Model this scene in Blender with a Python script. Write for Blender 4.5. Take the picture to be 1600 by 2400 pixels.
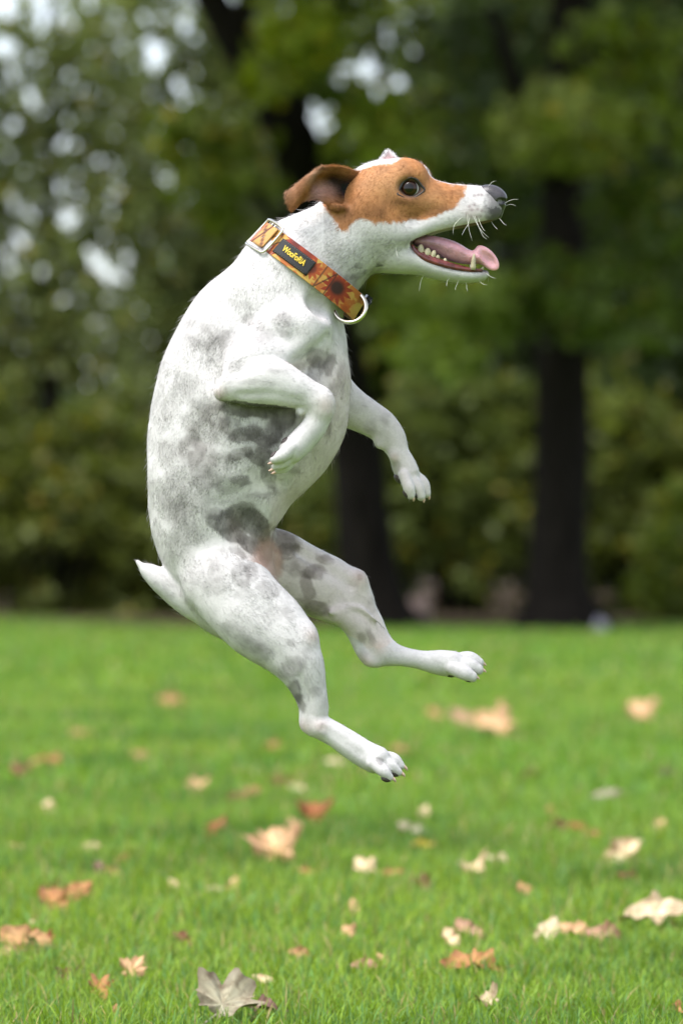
import bpy, bmesh, math, random
import numpy as np
from mathutils import Vector, Matrix

scene = bpy.context.scene
for o in list(bpy.data.objects):
    bpy.data.objects.remove(o)
COL = scene.collection
R = math.radians

# ---------------------------------------------------------------- camera
CAM_D, CAM_H = 4.5, 0.567            # metres from the dog, height of the lens above the lawn
cam_data = bpy.data.cameras.new("camera")
cam = bpy.data.objects.new("camera", cam_data)
COL.objects.link(cam)
cam.location = (0.0, -CAM_D, CAM_H)
cam.rotation_euler = (R(90), 0, 0)
cam_data.sensor_fit = 'VERTICAL'
cam_data.sensor_height = 36.0
cam_data.lens = 138.9
cam_data.shift_y = 134.0 / 2400.0
cam_data.clip_start = 0.1
cam_data.clip_end = 600.0
cam_data.dof.use_dof = True
cam_data.dof.focus_distance = CAM_D - 0.03
cam_data.dof.aperture_fstop = 5.2
cam_data.dof.aperture_blades = 0
scene.camera = cam

# ---------------------------------------------------------------- sky, sun, exposure
SUN_EL, SUN_AZ = R(66), R(-128)      # veiled sun, high, behind the viewer's left shoulder
world = bpy.data.worlds.new("World")
scene.world = world
world.use_nodes = True
wn = world.node_tree
wn.nodes.clear()
w_out = wn.nodes.new("ShaderNodeOutputWorld")
w_bg = wn.nodes.new("ShaderNodeBackground")
w_sky = wn.nodes.new("ShaderNodeTexSky")
w_sky.sky_type = 'NISHITA'
w_sky.sun_disc = False
w_sky.sun_elevation = SUN_EL
w_sky.sun_rotation = SUN_AZ
w_sky.dust_density = 2.5
w_sky.air_density = 1.0
w_hsv = wn.nodes.new("ShaderNodeHueSaturation")
w_hsv.inputs['Saturation'].default_value = 0.48   # thin overcast: the blue is washed out
w_bg.inputs['Strength'].default_value = 0.15
wn.links.new(w_sky.outputs['Color'], w_hsv.inputs['Color'])
wn.links.new(w_hsv.outputs['Color'], w_bg.inputs['Color'])
wn.links.new(w_bg.outputs['Background'], w_out.inputs['Surface'])

sun_data = bpy.data.lights.new("sun", 'SUN')
sun_data.energy = 1.5
sun_data.angle = R(30)
sun_data.color = (1.0, 0.98, 0.96)
sun = bpy.data.objects.new("sun", sun_data)
COL.objects.link(sun)
_sd = Vector((math.sin(SUN_AZ) * math.cos(SUN_EL), math.cos(SUN_AZ) * math.cos(SUN_EL), math.sin(SUN_EL)))
sun.rotation_euler = _sd.to_track_quat('Z', 'Y').to_euler()

vs = scene.view_settings
vs.view_transform = 'Standard'
vs.look = 'None'
vs.exposure = 1.42
vs.gamma = 1.0
vs.use_curve_mapping = False
scene.render.engine = 'CYCLES'
scene.cycles.use_denoising = True
scene.cycles.max_bounces = 6
scene.cycles.diffuse_bounces = 3
scene.cycles.glossy_bounces = 3
scene.cycles.transmission_bounces = 4
scene.cycles.transparent_max_bounces = 6
scene.cycles.caustics_reflective = False
scene.cycles.caustics_refractive = False

# ---------------------------------------------------------------- helpers
S = 0.000486                          # metres for one unit of the drawing the dog was measured in

def P3(u, v, w=0.0):
    """drawing units (u right, v down, w towards the viewer) -> metres"""
    return Vector(((u - 800.0) * S, -w * S, (2500.0 - v) * S))

def ground(u, v):
    """the place on the lawn for a point of the drawing below the horizon"""
    d = CAM_D * 1166.0 / (v - 1334.0)
    return Vector(((u - 800.0) * S * d / CAM_D, d - CAM_D, 0.0)), d

def link(name, me, parent=None, loc=None):
    o = bpy.data.objects.new(name, me)
    COL.objects.link(o)
    if loc is not None:
        o.location = loc
    if parent is not None:
        o.parent = parent
    return o

def tag(o, label=None, cat=None, group=None, kind=None):
    if label: o["label"] = label
    if cat: o["category"] = cat
    if group: o["group"] = group
    if kind: o["kind"] = kind
    return o

def mesh_np(name, V, F, mat=None, smooth=True):
    """V (n,3), F (m,k) with k the same for all faces"""
    V = np.ascontiguousarray(V, np.float32); F = np.ascontiguousarray(F, np.int32)
    me = bpy.data.meshes.new(name)
    k = F.shape[1]
    me.vertices.add(len(V)); me.vertices.foreach_set("co", V.ravel())
    me.loops.add(F.size); me.loops.foreach_set("vertex_index", F.ravel())
    me.polygons.add(len(F))
    me.polygons.foreach_set("loop_start", np.arange(0, F.size, k, dtype=np.int32))
    me.polygons.foreach_set("loop_total", np.full(len(F), k, np.int32))
    if smooth:
        me.polygons.foreach_set("use_smooth", np.ones(len(F), bool))
    me.update(calc_edges=True)
    if mat is not None:
        me.materials.append(mat)
    return me

def point_color(me, name, C):
    a = me.color_attributes.new(name, 'FLOAT_COLOR', 'POINT')
    C4 = np.ones((len(C), 4), np.float32); C4[:, :3] = C
    a.data.foreach_set("color", C4.ravel())

class Nodes:
    def __init__(self, name):
        self.m = bpy.data.materials.new(name); self.m.use_nodes = True
        self.t = self.m.node_tree
        self.b = self.t.nodes["Principled BSDF"]
    def n(self, typ, **kw):
        x = self.t.nodes.new(typ)
        for k, v in kw.items():
            if k.startswith("i_"):
                x.inputs[k[2:].replace("_", " ")].default_value = v
            else:
                setattr(x, k, v)
        return x
    def l(self, a, b):
        self.t.links.new(a, b)
    def set(self, **kw):
        for k, v in kw.items():
            self.b.inputs[k.replace("_", " ")].default_value = v
        return self

def ramp(nd, stops):
    r = nd.n("ShaderNodeValToRGB")
    el = r.color_ramp.elements
    while len(el) < len(stops):
        el.new(0.5)
    for e, (p, c) in zip(el, stops):
        e.position = p; e.color = (*c, 1)
    return r

def simple_mat(name, col, rough=0.6, var=0.0, scale=40.0, bump=0.0, metallic=0.0, spec=0.5, sss=0.0):
    """plain colour broken up by object-space noise and a little relief"""
    nd = Nodes(name)
    nd.set(Roughness=rough, Metallic=metallic)
    nd.b.inputs['Specular IOR Level'].default_value = spec
    tc = nd.n("ShaderNodeTexCoord")
    no = nd.n("ShaderNodeTexNoise", i_Scale=scale, i_Detail=5.0)
    nd.l(tc.outputs['Object'], no.inputs['Vector'])
    c = np.array(col)
    r = ramp(nd, [(0.25, tuple(c * (1 - var))), (0.75, tuple(np.minimum(c * (1 + var), 1)))])
    nd.l(no.outputs['Fac'], r.inputs['Fac']); nd.l(r.outputs['Color'], nd.b.inputs['Base Color'])
    if bump:
        bp = nd.n("ShaderNodeBump", i_Strength=bump, i_Distance=0.001)
        nd.l(no.outputs['Fac'], bp.inputs['Height']); nd.l(bp.outputs['Normal'], nd.b.inputs['Normal'])
    if sss:
        nd.b.inputs['Subsurface Weight'].default_value = sss
        nd.b.inputs['Subsurface Radius'].default_value = (0.006, 0.003, 0.002)
    return nd.m

# value noise on numpy points, used to break up outlines and colours
_rs = np.random.RandomState(7)
_LAT = _rs.rand(64, 64, 64).astype(np.float32)
def vnoise(p, scale, seed=0):
    q = np.asarray(p, np.float32) / scale + seed * 17.31 + 100.0
    i = np.floor(q).astype(np.int32); f = q - i; f = f * f * (3 - 2 * f)
    out = 0
    for dx in (0, 1):
        for dy in (0, 1):
            for dz in (0, 1):
                wgt = (f[:, 0] if dx else 1 - f[:, 0]) * (f[:, 1] if dy else 1 - f[:, 1]) * (f[:, 2] if dz else 1 - f[:, 2])
                out = out + wgt * _LAT[(i[:, 0] + dx) & 63, (i[:, 1] + dy) & 63, (i[:, 2] + dz) & 63]
    return out
def fnoise(p, scale, seed=0, octs=3):
    a, t, o = 1.0, 0.0, 0.0
    for k in range(octs):
        o = o + a * vnoise(p, scale / 2 ** k, seed + k); t += a; a *= 0.5
    return o / t
# ================================================================ lawn
nd = Nodes("lawn_turf"); nd.set(Roughness=.9); nd.b.inputs['Specular IOR Level'].default_value = .1
tc = nd.n("ShaderNodeTexCoord")
n1 = nd.n("ShaderNodeTexNoise", i_Scale=1.1, i_Detail=5.0); nd.l(tc.outputs['Object'], n1.inputs['Vector'])
n2 = nd.n("ShaderNodeTexNoise", i_Scale=26.0, i_Detail=4.0); nd.l(tc.outputs['Object'], n2.inputs['Vector'])
r1 = ramp(nd, [(.3, (.11, .19, .02)), (.7, (.16, .25, .03))]); nd.l(n1.outputs['Fac'], r1.inputs['Fac'])
r2 = ramp(nd, [(.3, (.45, .5, .4)), (.7, (1, 1, 1))]); nd.l(n2.outputs['Fac'], r2.inputs['Fac'])
mx = nd.n("ShaderNodeMix", data_type='RGBA', blend_type='MULTIPLY'); mx.inputs[0].default_value = .8
nd.l(r1.outputs['Color'], mx.inputs[6]); nd.l(r2.outputs['Color'], mx.inputs[7]); nd.l(mx.outputs[2], nd.b.inputs['Base Color'])
bp = nd.n("ShaderNodeBump", i_Strength=.6, i_Distance=.02); nd.l(n2.outputs['Fac'], bp.inputs['Height']); nd.l(bp.outputs['Normal'], nd.b.inputs['Normal'])
gx = np.concatenate([[-300, -120, -60], np.linspace(-30, 30, 61), [60, 120, 300]]); gy = np.concatenate([[-200, -60, -20], np.linspace(-8, 60, 69), [90, 150, 300, 480]])
GX, GY = np.meshgrid(gx, gy, indexing='ij')
def lawn_z(x, y):
    return 0.030 * np.sin(x * .55 + 1.2) * np.sin(y * .31) * np.clip((y - 2) / 6, 0, 1)
GZ = lawn_z(GX, GY)
ii = np.arange(GX.size).reshape(GX.shape)
F = np.stack([ii[:-1, :-1], ii[1:, :-1], ii[1:, 1:], ii[:-1, 1:]], -1).reshape(-1, 4)
lawn = link("lawn", mesh_np("lawn", np.stack([GX, GY, GZ], -1).reshape(-1, 3), F, nd.m))
tag(lawn, "mown green lawn reaching back to the trees", "lawn", kind="structure")

# grass blades: bent, tapering, thick near the viewer and thinner far off where single blades cannot be seen
def leafy_mat(name, attr, rough=.5, trans=.35, spec=.3):
    nd = Nodes(name); nd.set(Roughness=rough); nd.b.inputs['Specular IOR Level'].default_value = spec
    at = nd.n("ShaderNodeAttribute", attribute_name=attr); nd.l(at.outputs['Color'], nd.b.inputs['Base Color'])
    tr = nd.n("ShaderNodeBsdfTranslucent")
    hs = nd.n("ShaderNodeHueSaturation", i_Saturation=1.1, i_Value=1.25); nd.l(at.outputs['Color'], hs.inputs['Color']); nd.l(hs.outputs['Color'], tr.inputs['Color'])
    mx = nd.n("ShaderNodeMixShader"); mx.inputs[0].default_value = trans
    out = nd.t.nodes["Material Output"]
    nd.l(nd.b.outputs[0], mx.inputs[1]); nd.l(tr.outputs[0], mx.inputs[2]); nd.l(mx.outputs[0], out.inputs['Surface'])
    return nd.m
M_GRASS = leafy_mat("grass_blade", "tint", .5, .4, .12)
rs = np.random.RandomState(11)
def blades(y0, y1, half0, half1, dens, hgt, wid, segs):
    n = int((y1 - y0) * (half0 + half1) * dens)
    y = y0 + (y1 - y0) * rs.rand(n); hw = half0 + (half1 - half0) * (y - y0) / (y1 - y0); x = (rs.rand(n) * 2 - 1) * hw
    p = np.stack([x, y, np.zeros(n)], 1)
    tuft = fnoise(p, .16, 71); big = fnoise(p, 1.3, 72)
    h = hgt * np.clip(rs.normal(1, .28, n), .35, 1.8) * (.45 + 1.1 * tuft)
    a = rs.rand(n) * 2 * math.pi; lean = np.clip(rs.normal(.55, .3, n), .05, 1.3)
    d = np.stack([np.cos(a), np.sin(a)], 1); sd = np.stack([-d[:, 1], d[:, 0]], 1)
    w = wid * np.clip(rs.normal(1, .25, n), .5, 1.7)
    z0 = lawn_z(x, y)
    lv = np.linspace(0, 1, segs + 1)
    V = []
    for t in lv[:-1]:
        c = np.stack([x + d[:, 0] * h * lean * t * t, y + d[:, 1] * h * lean * t * t, z0 + h * (t - .28 * lean * t * t)], 1)
        ww = (w * (1 - .55 * t) * .5)[:, None]; s3 = np.concatenate([sd, np.zeros((n, 1))], 1)
        V += [c - s3 * ww, c + s3 * ww]
    V.append(np.stack([x + d[:, 0] * h * lean, y + d[:, 1] * h * lean, z0 + h * (1 - .28 * lean)], 1))
    V = np.stack(V, 1); k = V.shape[1]; base = np.arange(n)[:, None] * k; F = []
    for s in range(segs - 1):
        F += [base + [2 * s, 2 * s + 1, 2 * s + 3], base + [2 * s, 2 * s + 3, 2 * s + 2]]
    F.append(base + [2 * segs - 2, 2 * segs - 1, 2 * segs])
    base_c = np.array([.152, .262, .034]); c = np.tile(base_c, (n, 1))
    c = c + sstep_(.35, .7, big)[:, None] * (np.array([.215, .305, .042]) - c)
    cool = (rs.rand(n) < .30)[:, None]; c = np.where(cool, np.array([.140, .255, .070]) * np.ones((n, 1)), c)
    patch = sstep_(.50, .70, fnoise(p, .45, 73)) * .75; c = c * (1 - patch[:, None] * np.array([.5, .42, .35]))
    dry = (rs.rand(n) < .05 + .12 * sstep_(.6, .75, fnoise(p, .7, 74)))[:, None]; c = np.where(dry, np.array([.36, .29, .13]) * np.ones((n, 1)), c)
    c *= np.clip(rs.normal(1, .2, n), .5, 1.6)[:, None]
    return V.reshape(-1, 3), np.vstack(F), np.repeat(c, k, 0)
def sstep_(a, b, x):
    t = np.clip((x - a) / (b - a), 0, 1); return t * t * (3 - 2 * t)
for (y0, y1, h0, h1, dens, hg, wd, sg) in ((-.9, 1.6, 1.3, 1.6, 19000, .028, .0026, 3), (1.6, 5, 1.6, 2.3, 7000, .036, .0042, 2), (5, 14, 2.3, 4.0, 1500, .040, .0085, 2), (14, 40, 4.0, 8.5, 230, .050, .022, 2)):
    V, F, C = blades(y0, y1, h0, h1, dens, hg, wd, sg)
    me = mesh_np("grass", V, F, M_GRASS); point_color(me, "tint", C)
    if y0 < 0: near_grass = me
    g = link("grass", me); tag(g, {-.9: "short green grass blades closest to the viewer at the bottom", 1.6: "green grass blades of the middle lawn among the scattered leaves", 5: "blurred green grass of the farther lawn behind the dog", 14: "far band of grass running up to the trees"}[y0], "grass", kind="stuff")
    print("grass", len(F))
# ================================================================ trees, hedges and the wood behind
def far_pt(u, v, d):
    return np.array([(u - 800) * S * d / CAM_D, d - CAM_D, CAM_H + (1334 - v) * S * d / CAM_D])
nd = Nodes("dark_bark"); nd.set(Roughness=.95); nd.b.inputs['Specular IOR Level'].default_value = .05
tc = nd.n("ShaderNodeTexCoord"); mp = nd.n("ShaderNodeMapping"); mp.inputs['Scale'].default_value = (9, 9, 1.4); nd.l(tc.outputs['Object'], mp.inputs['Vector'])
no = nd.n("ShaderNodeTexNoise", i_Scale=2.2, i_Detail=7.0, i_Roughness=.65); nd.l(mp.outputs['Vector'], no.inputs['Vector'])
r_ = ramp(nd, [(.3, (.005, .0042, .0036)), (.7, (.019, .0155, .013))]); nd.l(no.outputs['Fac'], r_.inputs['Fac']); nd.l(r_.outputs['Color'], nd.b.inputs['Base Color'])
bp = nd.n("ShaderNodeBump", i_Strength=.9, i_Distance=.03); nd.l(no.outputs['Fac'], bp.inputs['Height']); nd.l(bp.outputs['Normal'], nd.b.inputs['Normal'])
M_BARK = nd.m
M_LEAF = leafy_mat("tree_leaf", "tint", .45, .42, .2)
rt = np.random.RandomState(23)

def limb_geo(pts, rad, sides=12, n=5, flare=0.0):
    P = np.array([(*p, r) for p, r in zip(pts, rad)], float)
    Q = np.vstack([2 * P[0] - P[1], P, 2 * P[-1] - P[-2]]); C = []
    for i in range(1, len(Q) - 2):
        for t in np.linspace(0, 1, n, endpoint=False):
            a, b, c, d = Q[i - 1], Q[i], Q[i + 1], Q[i + 2]
            C.append(.5 * (2 * b + (c - a) * t + (2 * a - 5 * b + 4 * c - d) * t * t + (3 * b - a - 3 * c + d) * t ** 3))
    C.append(Q[-2]); C = np.array(C); T = np.gradient(C[:, :3], axis=0); T /= np.linalg.norm(T, axis=1, keepdims=True) + 1e-9
    V = []
    for i, (c, t) in enumerate(zip(C, T)):
        a = np.cross(t, (0, 1, 0.01)); a /= np.linalg.norm(a); b = np.cross(t, a)
        for k in range(sides):
            th = 2 * math.pi * k / sides
            rr = max(c[3], .004) * (1 + .10 * math.sin(3 * th + i * .35) + .05 * math.sin(7 * th - i * .6)) * (1 + flare * math.exp(-i * .55) * (1 + .5 * math.sin(5 * th)))
            V.append(c[:3] + (a * math.cos(th) + b * math.sin(th)) * rr)
    m = len(C)
    F = [(i * sides + k, i * sides + (k + 1) % sides, (i + 1) * sides + (k + 1) % sides, (i + 1) * sides + k) for i in range(m - 1) for k in range(sides)]
    return np.array(V), np.array(F)

def join_geo(L):
    V, F, o = [], [], 0
    for v, f in L:
        V.append(v); F.append(f + o); o += len(v)
    return np.vstack(V), np.vstack(F)

def leaf_cloud(centres, per, spread, size, tint, droop=.3, jitter=.22):
    """small folded leaves scattered about cluster centres; returns V, F, colours"""
    centres = np.asarray(centres, float); m = len(centres)
    per = np.broadcast_to(per, m).astype(int); ci = np.repeat(np.arange(m), per); n = len(ci)
    sp = np.broadcast_to(spread, (m,))[ci][:, None]
    off = rt.normal(0, 1, (n, 3)); off /= np.linalg.norm(off, axis=1, keepdims=True) + 1e-9; off *= (rt.rand(n, 1) ** .5) * sp * [1.25, 1.25, .75]
    c = centres[ci] + off
    s = size * np.clip(rt.normal(1, .25, n), .5, 1.6)
    a = rt.normal(0, 1, (n, 3)); a[:, 2] -= droop; a /= np.linalg.norm(a, axis=1, keepdims=True)
    b = np.cross(a, rt.normal(0, 1, (n, 3)) + [0, 0, 1.2]); b /= np.linalg.norm(b, axis=1, keepdims=True) + 1e-9
    nn = np.cross(a, b)
    s_ = s[:, None]
    V = np.stack([c - a * s_ * .5, c + b * s_ * .42 + nn * s_ * .12, c + a * s_ * .55, c - b * s_ * .42 + nn * s_ * .12], 1).reshape(-1, 3)
    base = np.arange(n)[:, None] * 4
    F = np.vstack([base + [0, 1, 2], base + [0, 2, 3]])
    t = np.broadcast_to(np.asarray(tint, float), (m, 3))[ci] * [1.42, 1.42, .92] * np.clip(rt.normal(1, jitter, n), .4, 1.7)[:, None]
    yl = rt.rand(n) < .06; t[yl] = t[yl] * [2.0, 1.35, .9]
    return V, F, np.repeat(np.clip(t, .005, .5), 4, 0)

def make_tree(name, label, base, trunk, branches, centres, per, spread, size, tint, cat="tree", group=None, flare=.5):
    root = link(name, None, loc=Vector(base)); b = np.array(base); root.empty_display_size = .5
    tag(root, label, cat, group)
    V, F = limb_geo([np.array(p) - b for p in trunk[0]], trunk[1], 14, 5, flare)
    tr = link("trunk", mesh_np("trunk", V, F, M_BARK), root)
    for (pts, rad) in branches:
        V, F = limb_geo([np.array(p) - b for p in pts], rad, 8, 4)
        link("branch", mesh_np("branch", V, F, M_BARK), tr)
    V, F, C = leaf_cloud(centres, per, spread, size, tint)
    me = mesh_np("crown", V - b, F, M_LEAF, False); point_color(me, "tint", C)
    link("crown", me, root)
    return root

def crown_centres(c, r, n, hollow=.35, zmin=None):
    d = rt.normal(0, 1, (n * 2, 3)); d /= np.linalg.norm(d, axis=1, keepdims=True)
    d *= (hollow + (1 - hollow) * rt.rand(n * 2, 1) ** .6)
    P = np.array(c) + d * np.array(r)
    if zmin is not None: P = P[P[:, 2] > zmin]
    return P[:n]

def slab(u0, u1, v0, v1, d, depth, lai, size, gaps):
    """a thin spread of single leaves filling part of a crown, with open gaps; returns leaf places"""
    a, b = far_pt(u0, v1, d), far_pt(u1, v0, d); ar = (b[0] - a[0]) * (b[2] - a[2])
    n = int(ar * lai / (size * size * .21))
    P = np.stack([rt.uniform(a[0], b[0], n), a[1] + rt.uniform(-depth, depth, n), rt.uniform(a[2], b[2], n)], 1)
    ex = np.minimum(np.minimum(P[:, 0] - a[0], b[0] - P[:, 0]) / (b[0] - a[0]), np.minimum(P[:, 2] - a[2], b[2] - P[:, 2]) / (b[2] - a[2]))
    keep = fnoise(P, .9, 81) + sstep_(0, .22, ex) * .6 > .62
    for (u, v, r) in gaps:
        c = far_pt(u, v, d); rr = r * .66 * S * d / CAM_D
        keep &= np.hypot(P[:, 0] - c[0], (P[:, 2] - c[2]) * .9) > rr * (.75 + .5 * fnoise(P, .12, 82))
    return P[keep]

G1, G2, G3, G4 = (.078, .104, .018), (.050, .072, .017), (.028, .042, .016), (.112, .140, .022)

def px_clump(L, d, dj=1.0):
    return np.array([far_pt(u, v, d + rt.uniform(-dj, dj)) for (u, v) in L])

# --- leaning tree behind the dog
dA = 38.0
trA = [(890, 1462), (868, 1330), (846, 1180), (822, 1000), (790, 820), (752, 640), (716, 460), (684, 320), (612, 190), (548, 90), (478, -30), (380, -220), (300, -480)]
tA = [far_pt(u, v, dA - max(0, (1000 - v)) * .002) for u, v in trA]; tA[0][2] = -.05
brA = [([far_pt(684, 320, dA - 1.3), far_pt(700, 180, dA - 1.6), far_pt(760, 20, dA - 2), far_pt(840, -250, dA - 2.4)], [.17, .14, .11, .05]),
       ([far_pt(548, 90, dA - 1.8), far_pt(600, -60, dA - 2.2), far_pt(640, -260, dA - 2.6)], [.12, .09, .05]),
       ([far_pt(752, 640, dA - .7), far_pt(660, 520, dA - 1.6), far_pt(560, 430, dA - 2.4), far_pt(440, 380, dA - 3)], [.09, .06, .04, .02]),
       ([far_pt(716, 460, dA - 1), far_pt(800, 380, dA - 1.6), far_pt(900, 330, dA - 2)], [.09, .06, .03])]
cA = [px_clump([(640, 175), (600, 205), (680, 150), (720, 100), (660, 90), (760, 120), (740, 60), (650, 40)], dA - 3.2),
      px_clump([(870, 290), (840, 250), (900, 330), (820, 300), (880, 240), (930, 280), (850, 340), (810, 360)], dA - 2.4),
      px_clump([(470, 260), (430, 310), (510, 300), (480, 350), (540, 340), (420, 380), (500, 420), (450, 430), (570, 330), (400, 300)], dA - 2.6),
      px_clump([(540, 460), (590, 420), (500, 500), (470, 480)], dA - 2.4),
      px_clump([(820, 0), (760, 60), (770, 210)], dA - 2.2),
      crown_centres(far_pt(620, -960, dA - 2), (4.8, 4.8, 3.2), 130), crown_centres(far_pt(560, -160, dA + 1), (2.2, 2.6, .9), 18)]
nA_ = [len(c) for c in cA]; cA = np.vstack(cA)
tint = np.vstack([np.tile(G4, (nA_[0], 1)), np.tile((.12, .150, .030), (nA_[1], 1)), np.tile((.078, .098, .022), (nA_[2], 1)), np.tile((.078, .098, .022), (nA_[3], 1)), np.tile(G2, (nA_[4], 1)), np.tile(G1, (nA_[5], 1)), np.tile(G2, (nA_[6], 1))])
per = np.concatenate([np.full(sum(nA_[:5]), 46), np.full(nA_[5], 90), np.full(nA_[6], 40)])
make_tree("park_tree", "dark trunked tree leaning left behind the dog's chest and head", (tA[0][0], tA[0][1], 0), (tA, [.30, .27, .255, .245, .24, .235, .23, .225, .18, .165, .15, .10, .05]), brA, cA, per, np.concatenate([np.full(sum(nA_[:5]), .27), np.full(nA_[5], .75), np.full(nA_[6], .5)]), .15, tint, group="trees along the edge of the lawn")

# --- upright tree at the right
dB = 36.0
trB = [(1316, 1466), (1312, 1340), (1312, 1150), (1312, 950), (1316, 760), (1322, 560), (1328, 330), (1334, 120), (1342, -120), (1350, -420)]
tB = [far_pt(u, v, dB) for u, v in trB]; tB[0][2] = -.05
brB = [([far_pt(1324, 480, dB), far_pt(1260, 330, dB - .5), far_pt(1205, 190, dB - 1), far_pt(1150, 20, dB - 1.3)], [.12, .10, .085, .05]),
       ([far_pt(1320, 640, dB), far_pt(1250, 590, dB - 1.2), far_pt(1150, 610, dB - 2.2), far_pt(1040, 680, dB - 3)], [.10, .07, .045, .02]),
       ([far_pt(1326, 420, dB), far_pt(1400, 330, dB - 1), far_pt(1500, 330, dB - 2)], [.10, .07, .03]),
       ([far_pt(1318, 700, dB), far_pt(1390, 650, dB - 1.2), far_pt(1480, 700, dB - 2)], [.08, .05, .02])]
cB = [px_clump([(1290, 230), (1240, 270), (1320, 290), (1280, 320), (1360, 350), (1400, 370), (1330, 250), (1250, 320), (1220, 350), (1380, 300), (1300, 360)], dB - 2.2),
      px_clump([(1040, 690), (1010, 740), (1060, 780), (1100, 720), (990, 800), (1040, 840), (1080, 650), (1150, 690), (1130, 760), (970, 700)], dB - 2.6),
      px_clump([(1300, 690), (1260, 730), (1340, 760), (1380, 720), (1420, 790), (1280, 640), (1220, 680), (1350, 660), (1400, 640)], dB - 1.8),
      px_clump([(1470, 560), (1530, 620), (1500, 480), (1570, 520), (1440, 480), (1590, 700), (1480, 700), (1550, 420), (1450, 620), (1540, 780)], dB - 1.2),
      px_clump([(1440, 60), (1480, 130), (1420, 180), (1530, 200), (1560, 90), (1400, 100), (1500, 280), (1460, 330), (1580, 300)], dB - 1.6),
      px_clump([(1150, 60), (1130, 280), (1090, 330), (1180, 420), (1040, 420), (1120, 500), (1200, 540), (1020, 560), (1160, 330)], dB + 1.5),
      crown_centres(far_pt(1330, -1020, dB - 1.5), (4.8, 4.8, 3.2), 140), crown_centres(far_pt(1450, 300, dB + 2), (2.0, 1.6, 2.6), 46)]
nB_ = [len(c) for c in cB]; cB = np.vstack(cB)
tint = np.vstack([np.tile(c, (k, 1)) for c, k in zip(((.105, .125, .035), (.085, .115, .030), G2, G2, G1, G2, G1, G3), nB_)])
per = np.concatenate([np.full(sum(nB_[:6]), 50), np.full(nB_[6], 95), np.full(nB_[7], 70)])
make_tree("park_tree", "upright thick dark trunked tree at the right with drooping leafy branches", (tB[0][0], tB[0][1], 0), (tB, [.32, .265, .25, .245, .235, .225, .21, .19, .16, .08]), brB, cB, per, np.concatenate([np.full(sum(nB_[:6]), .30), np.full(nB_[6], .75), np.full(nB_[7], .6)]), .15, tint, group="trees along the edge of the lawn", flare=.7)

# --- more trees standing farther back
def back_tree(u, d, label, r0, crown, n, per, tint, size=.2, trunk_top=-200, lean=0, extra=None):
    pts = [far_pt(u + lean * k, v, d) for k, v in ((0, 1440), (.25, 1100), (.5, 700), (.75, 250), (1, trunk_top))]; pts[0][2] = -.05
    br = []
    for s in (-1, 1):
        br.append(([pts[2], far_pt(u + lean * .6 + s * 120, 520, d - .5), far_pt(u + lean * .6 + s * 260, 330, d - 1)], [r0 * .5, r0 * .35, r0 * .12]))
    cs = [crown_centres(far_pt(cu, cv, d + dd), rr, n_) for (cu, cv, dd, rr, n_) in crown]
    return make_tree("park_tree", label, (pts[0][0], pts[0][1], 0), (pts, [r0 * 1.15, r0, r0 * .9, r0 * .75, r0 * .5]), br, np.vstack(cs), per, .46 if per < 40 else .62, size, tint, group="trees farther back in the park")
def rand_gaps(n, u0, u1, v0, v1, r0, r1, bias):
    out = []
    while len(out) < n:
        u, v = rt.uniform(u0, u1), rt.uniform(v0, v1)
        if rt.rand() < math.exp(-((u - u0) / (u1 - u0) * .8 + (v - v0) / (v1 - v0)) * bias): out.append((u, v, r0 + (r1 - r0) * rt.rand() ** 2.2))
    return out
GAPS = rand_gaps(150, -60, 640, -20, 720, 12, 25, .7) + [(20, 20, 40), (110, 40, 40), (10, 110, 40), (200, 20, 26), (30, 175, 26), (150, 200, 30), (375, 300, 34), (378, 330, 24), (150, 340, 26), (255, 280, 20), (385, 405, 34), (135, 445, 34), (160, 515, 34), (45, 560, 28), (55, 580, 22), (250, 640, 34), (225, 620, 22), (395, 618, 30), (540, 20, 30), (430, 40, 24), (370, 120, 30), (370, 155, 26), (280, 60, 22), (310, 600, 16)]
def airy_tree(u, d, label, r0, box, tint, size, lean=0):
    pts = [far_pt(u + lean * k, v, d) for k, v in ((0, 1440), (.25, 1100), (.5, 700), (.75, 300), (1, -100))]; pts[0][2] = -.05
    br = [([pts[2], far_pt(u + s * 90, 560, d), far_pt(u + s * 200, 400, d)], [r0 * .5, r0 * .3, r0 * .1]) for s in (-1, 1)]
    P = slab(*box, d, .8, 3.6, size, GAPS)
    t = np.array(tint) * (.6 + .9 * fnoise(P, 1.1, 83))[:, None]
    make_tree("park_tree", label, (pts[0][0], pts[0][1], 0), (pts, [r0 * 1.15, r0, r0 * .8, r0 * .55, r0 * .25]), br, P, 1, .02, size, t, group="trees farther back in the park")
airy_tree(120, 58, "slim tree at the far left with many small gaps of sky in its crown", .14, (-200, 360, -80, 960), (.105, .128, .058), .16)
airy_tree(480, 62, "tree with grey green gappy crown between the far left tree and the leaning trunk", .13, (270, 680, -80, 1000), (.094, .118, .055), .16)
back_tree(1080, 52, "deep green tree filling the gap between the two big trunks", .2, [(1050, 660, 0, (2.2, 1.8, 1.9), 120), (1030, 900, 0, (1.8, 1.6, 1.4), 80), (1300, 60, 0, (1.6, 2, 1.6), 60)], 0, 60, G2)
back_tree(1540, 50, "shady dark leaved tree at the right edge behind the upright trunk", .2, [(1560, 560, 0, (2.2, 2.0, 3.0), 190), (1540, 120, 0, (2.6, 2.2, 2.0), 120), (1480, 880, 0, (2.0, 1.6, 1.4), 80)], 0, 60, G3)
back_tree(700, 66, "tree standing far back beyond the dog's head", .2, [(760, 590, 0, (2.4, 2.2, 2.0), 100), (680, 760, 0, (2.8, 2.0, 2.0), 110), (640, 120, 0, (1.0, 1.8, 1.4), 40)], 0, 50, (.062, .092, .020))
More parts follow.
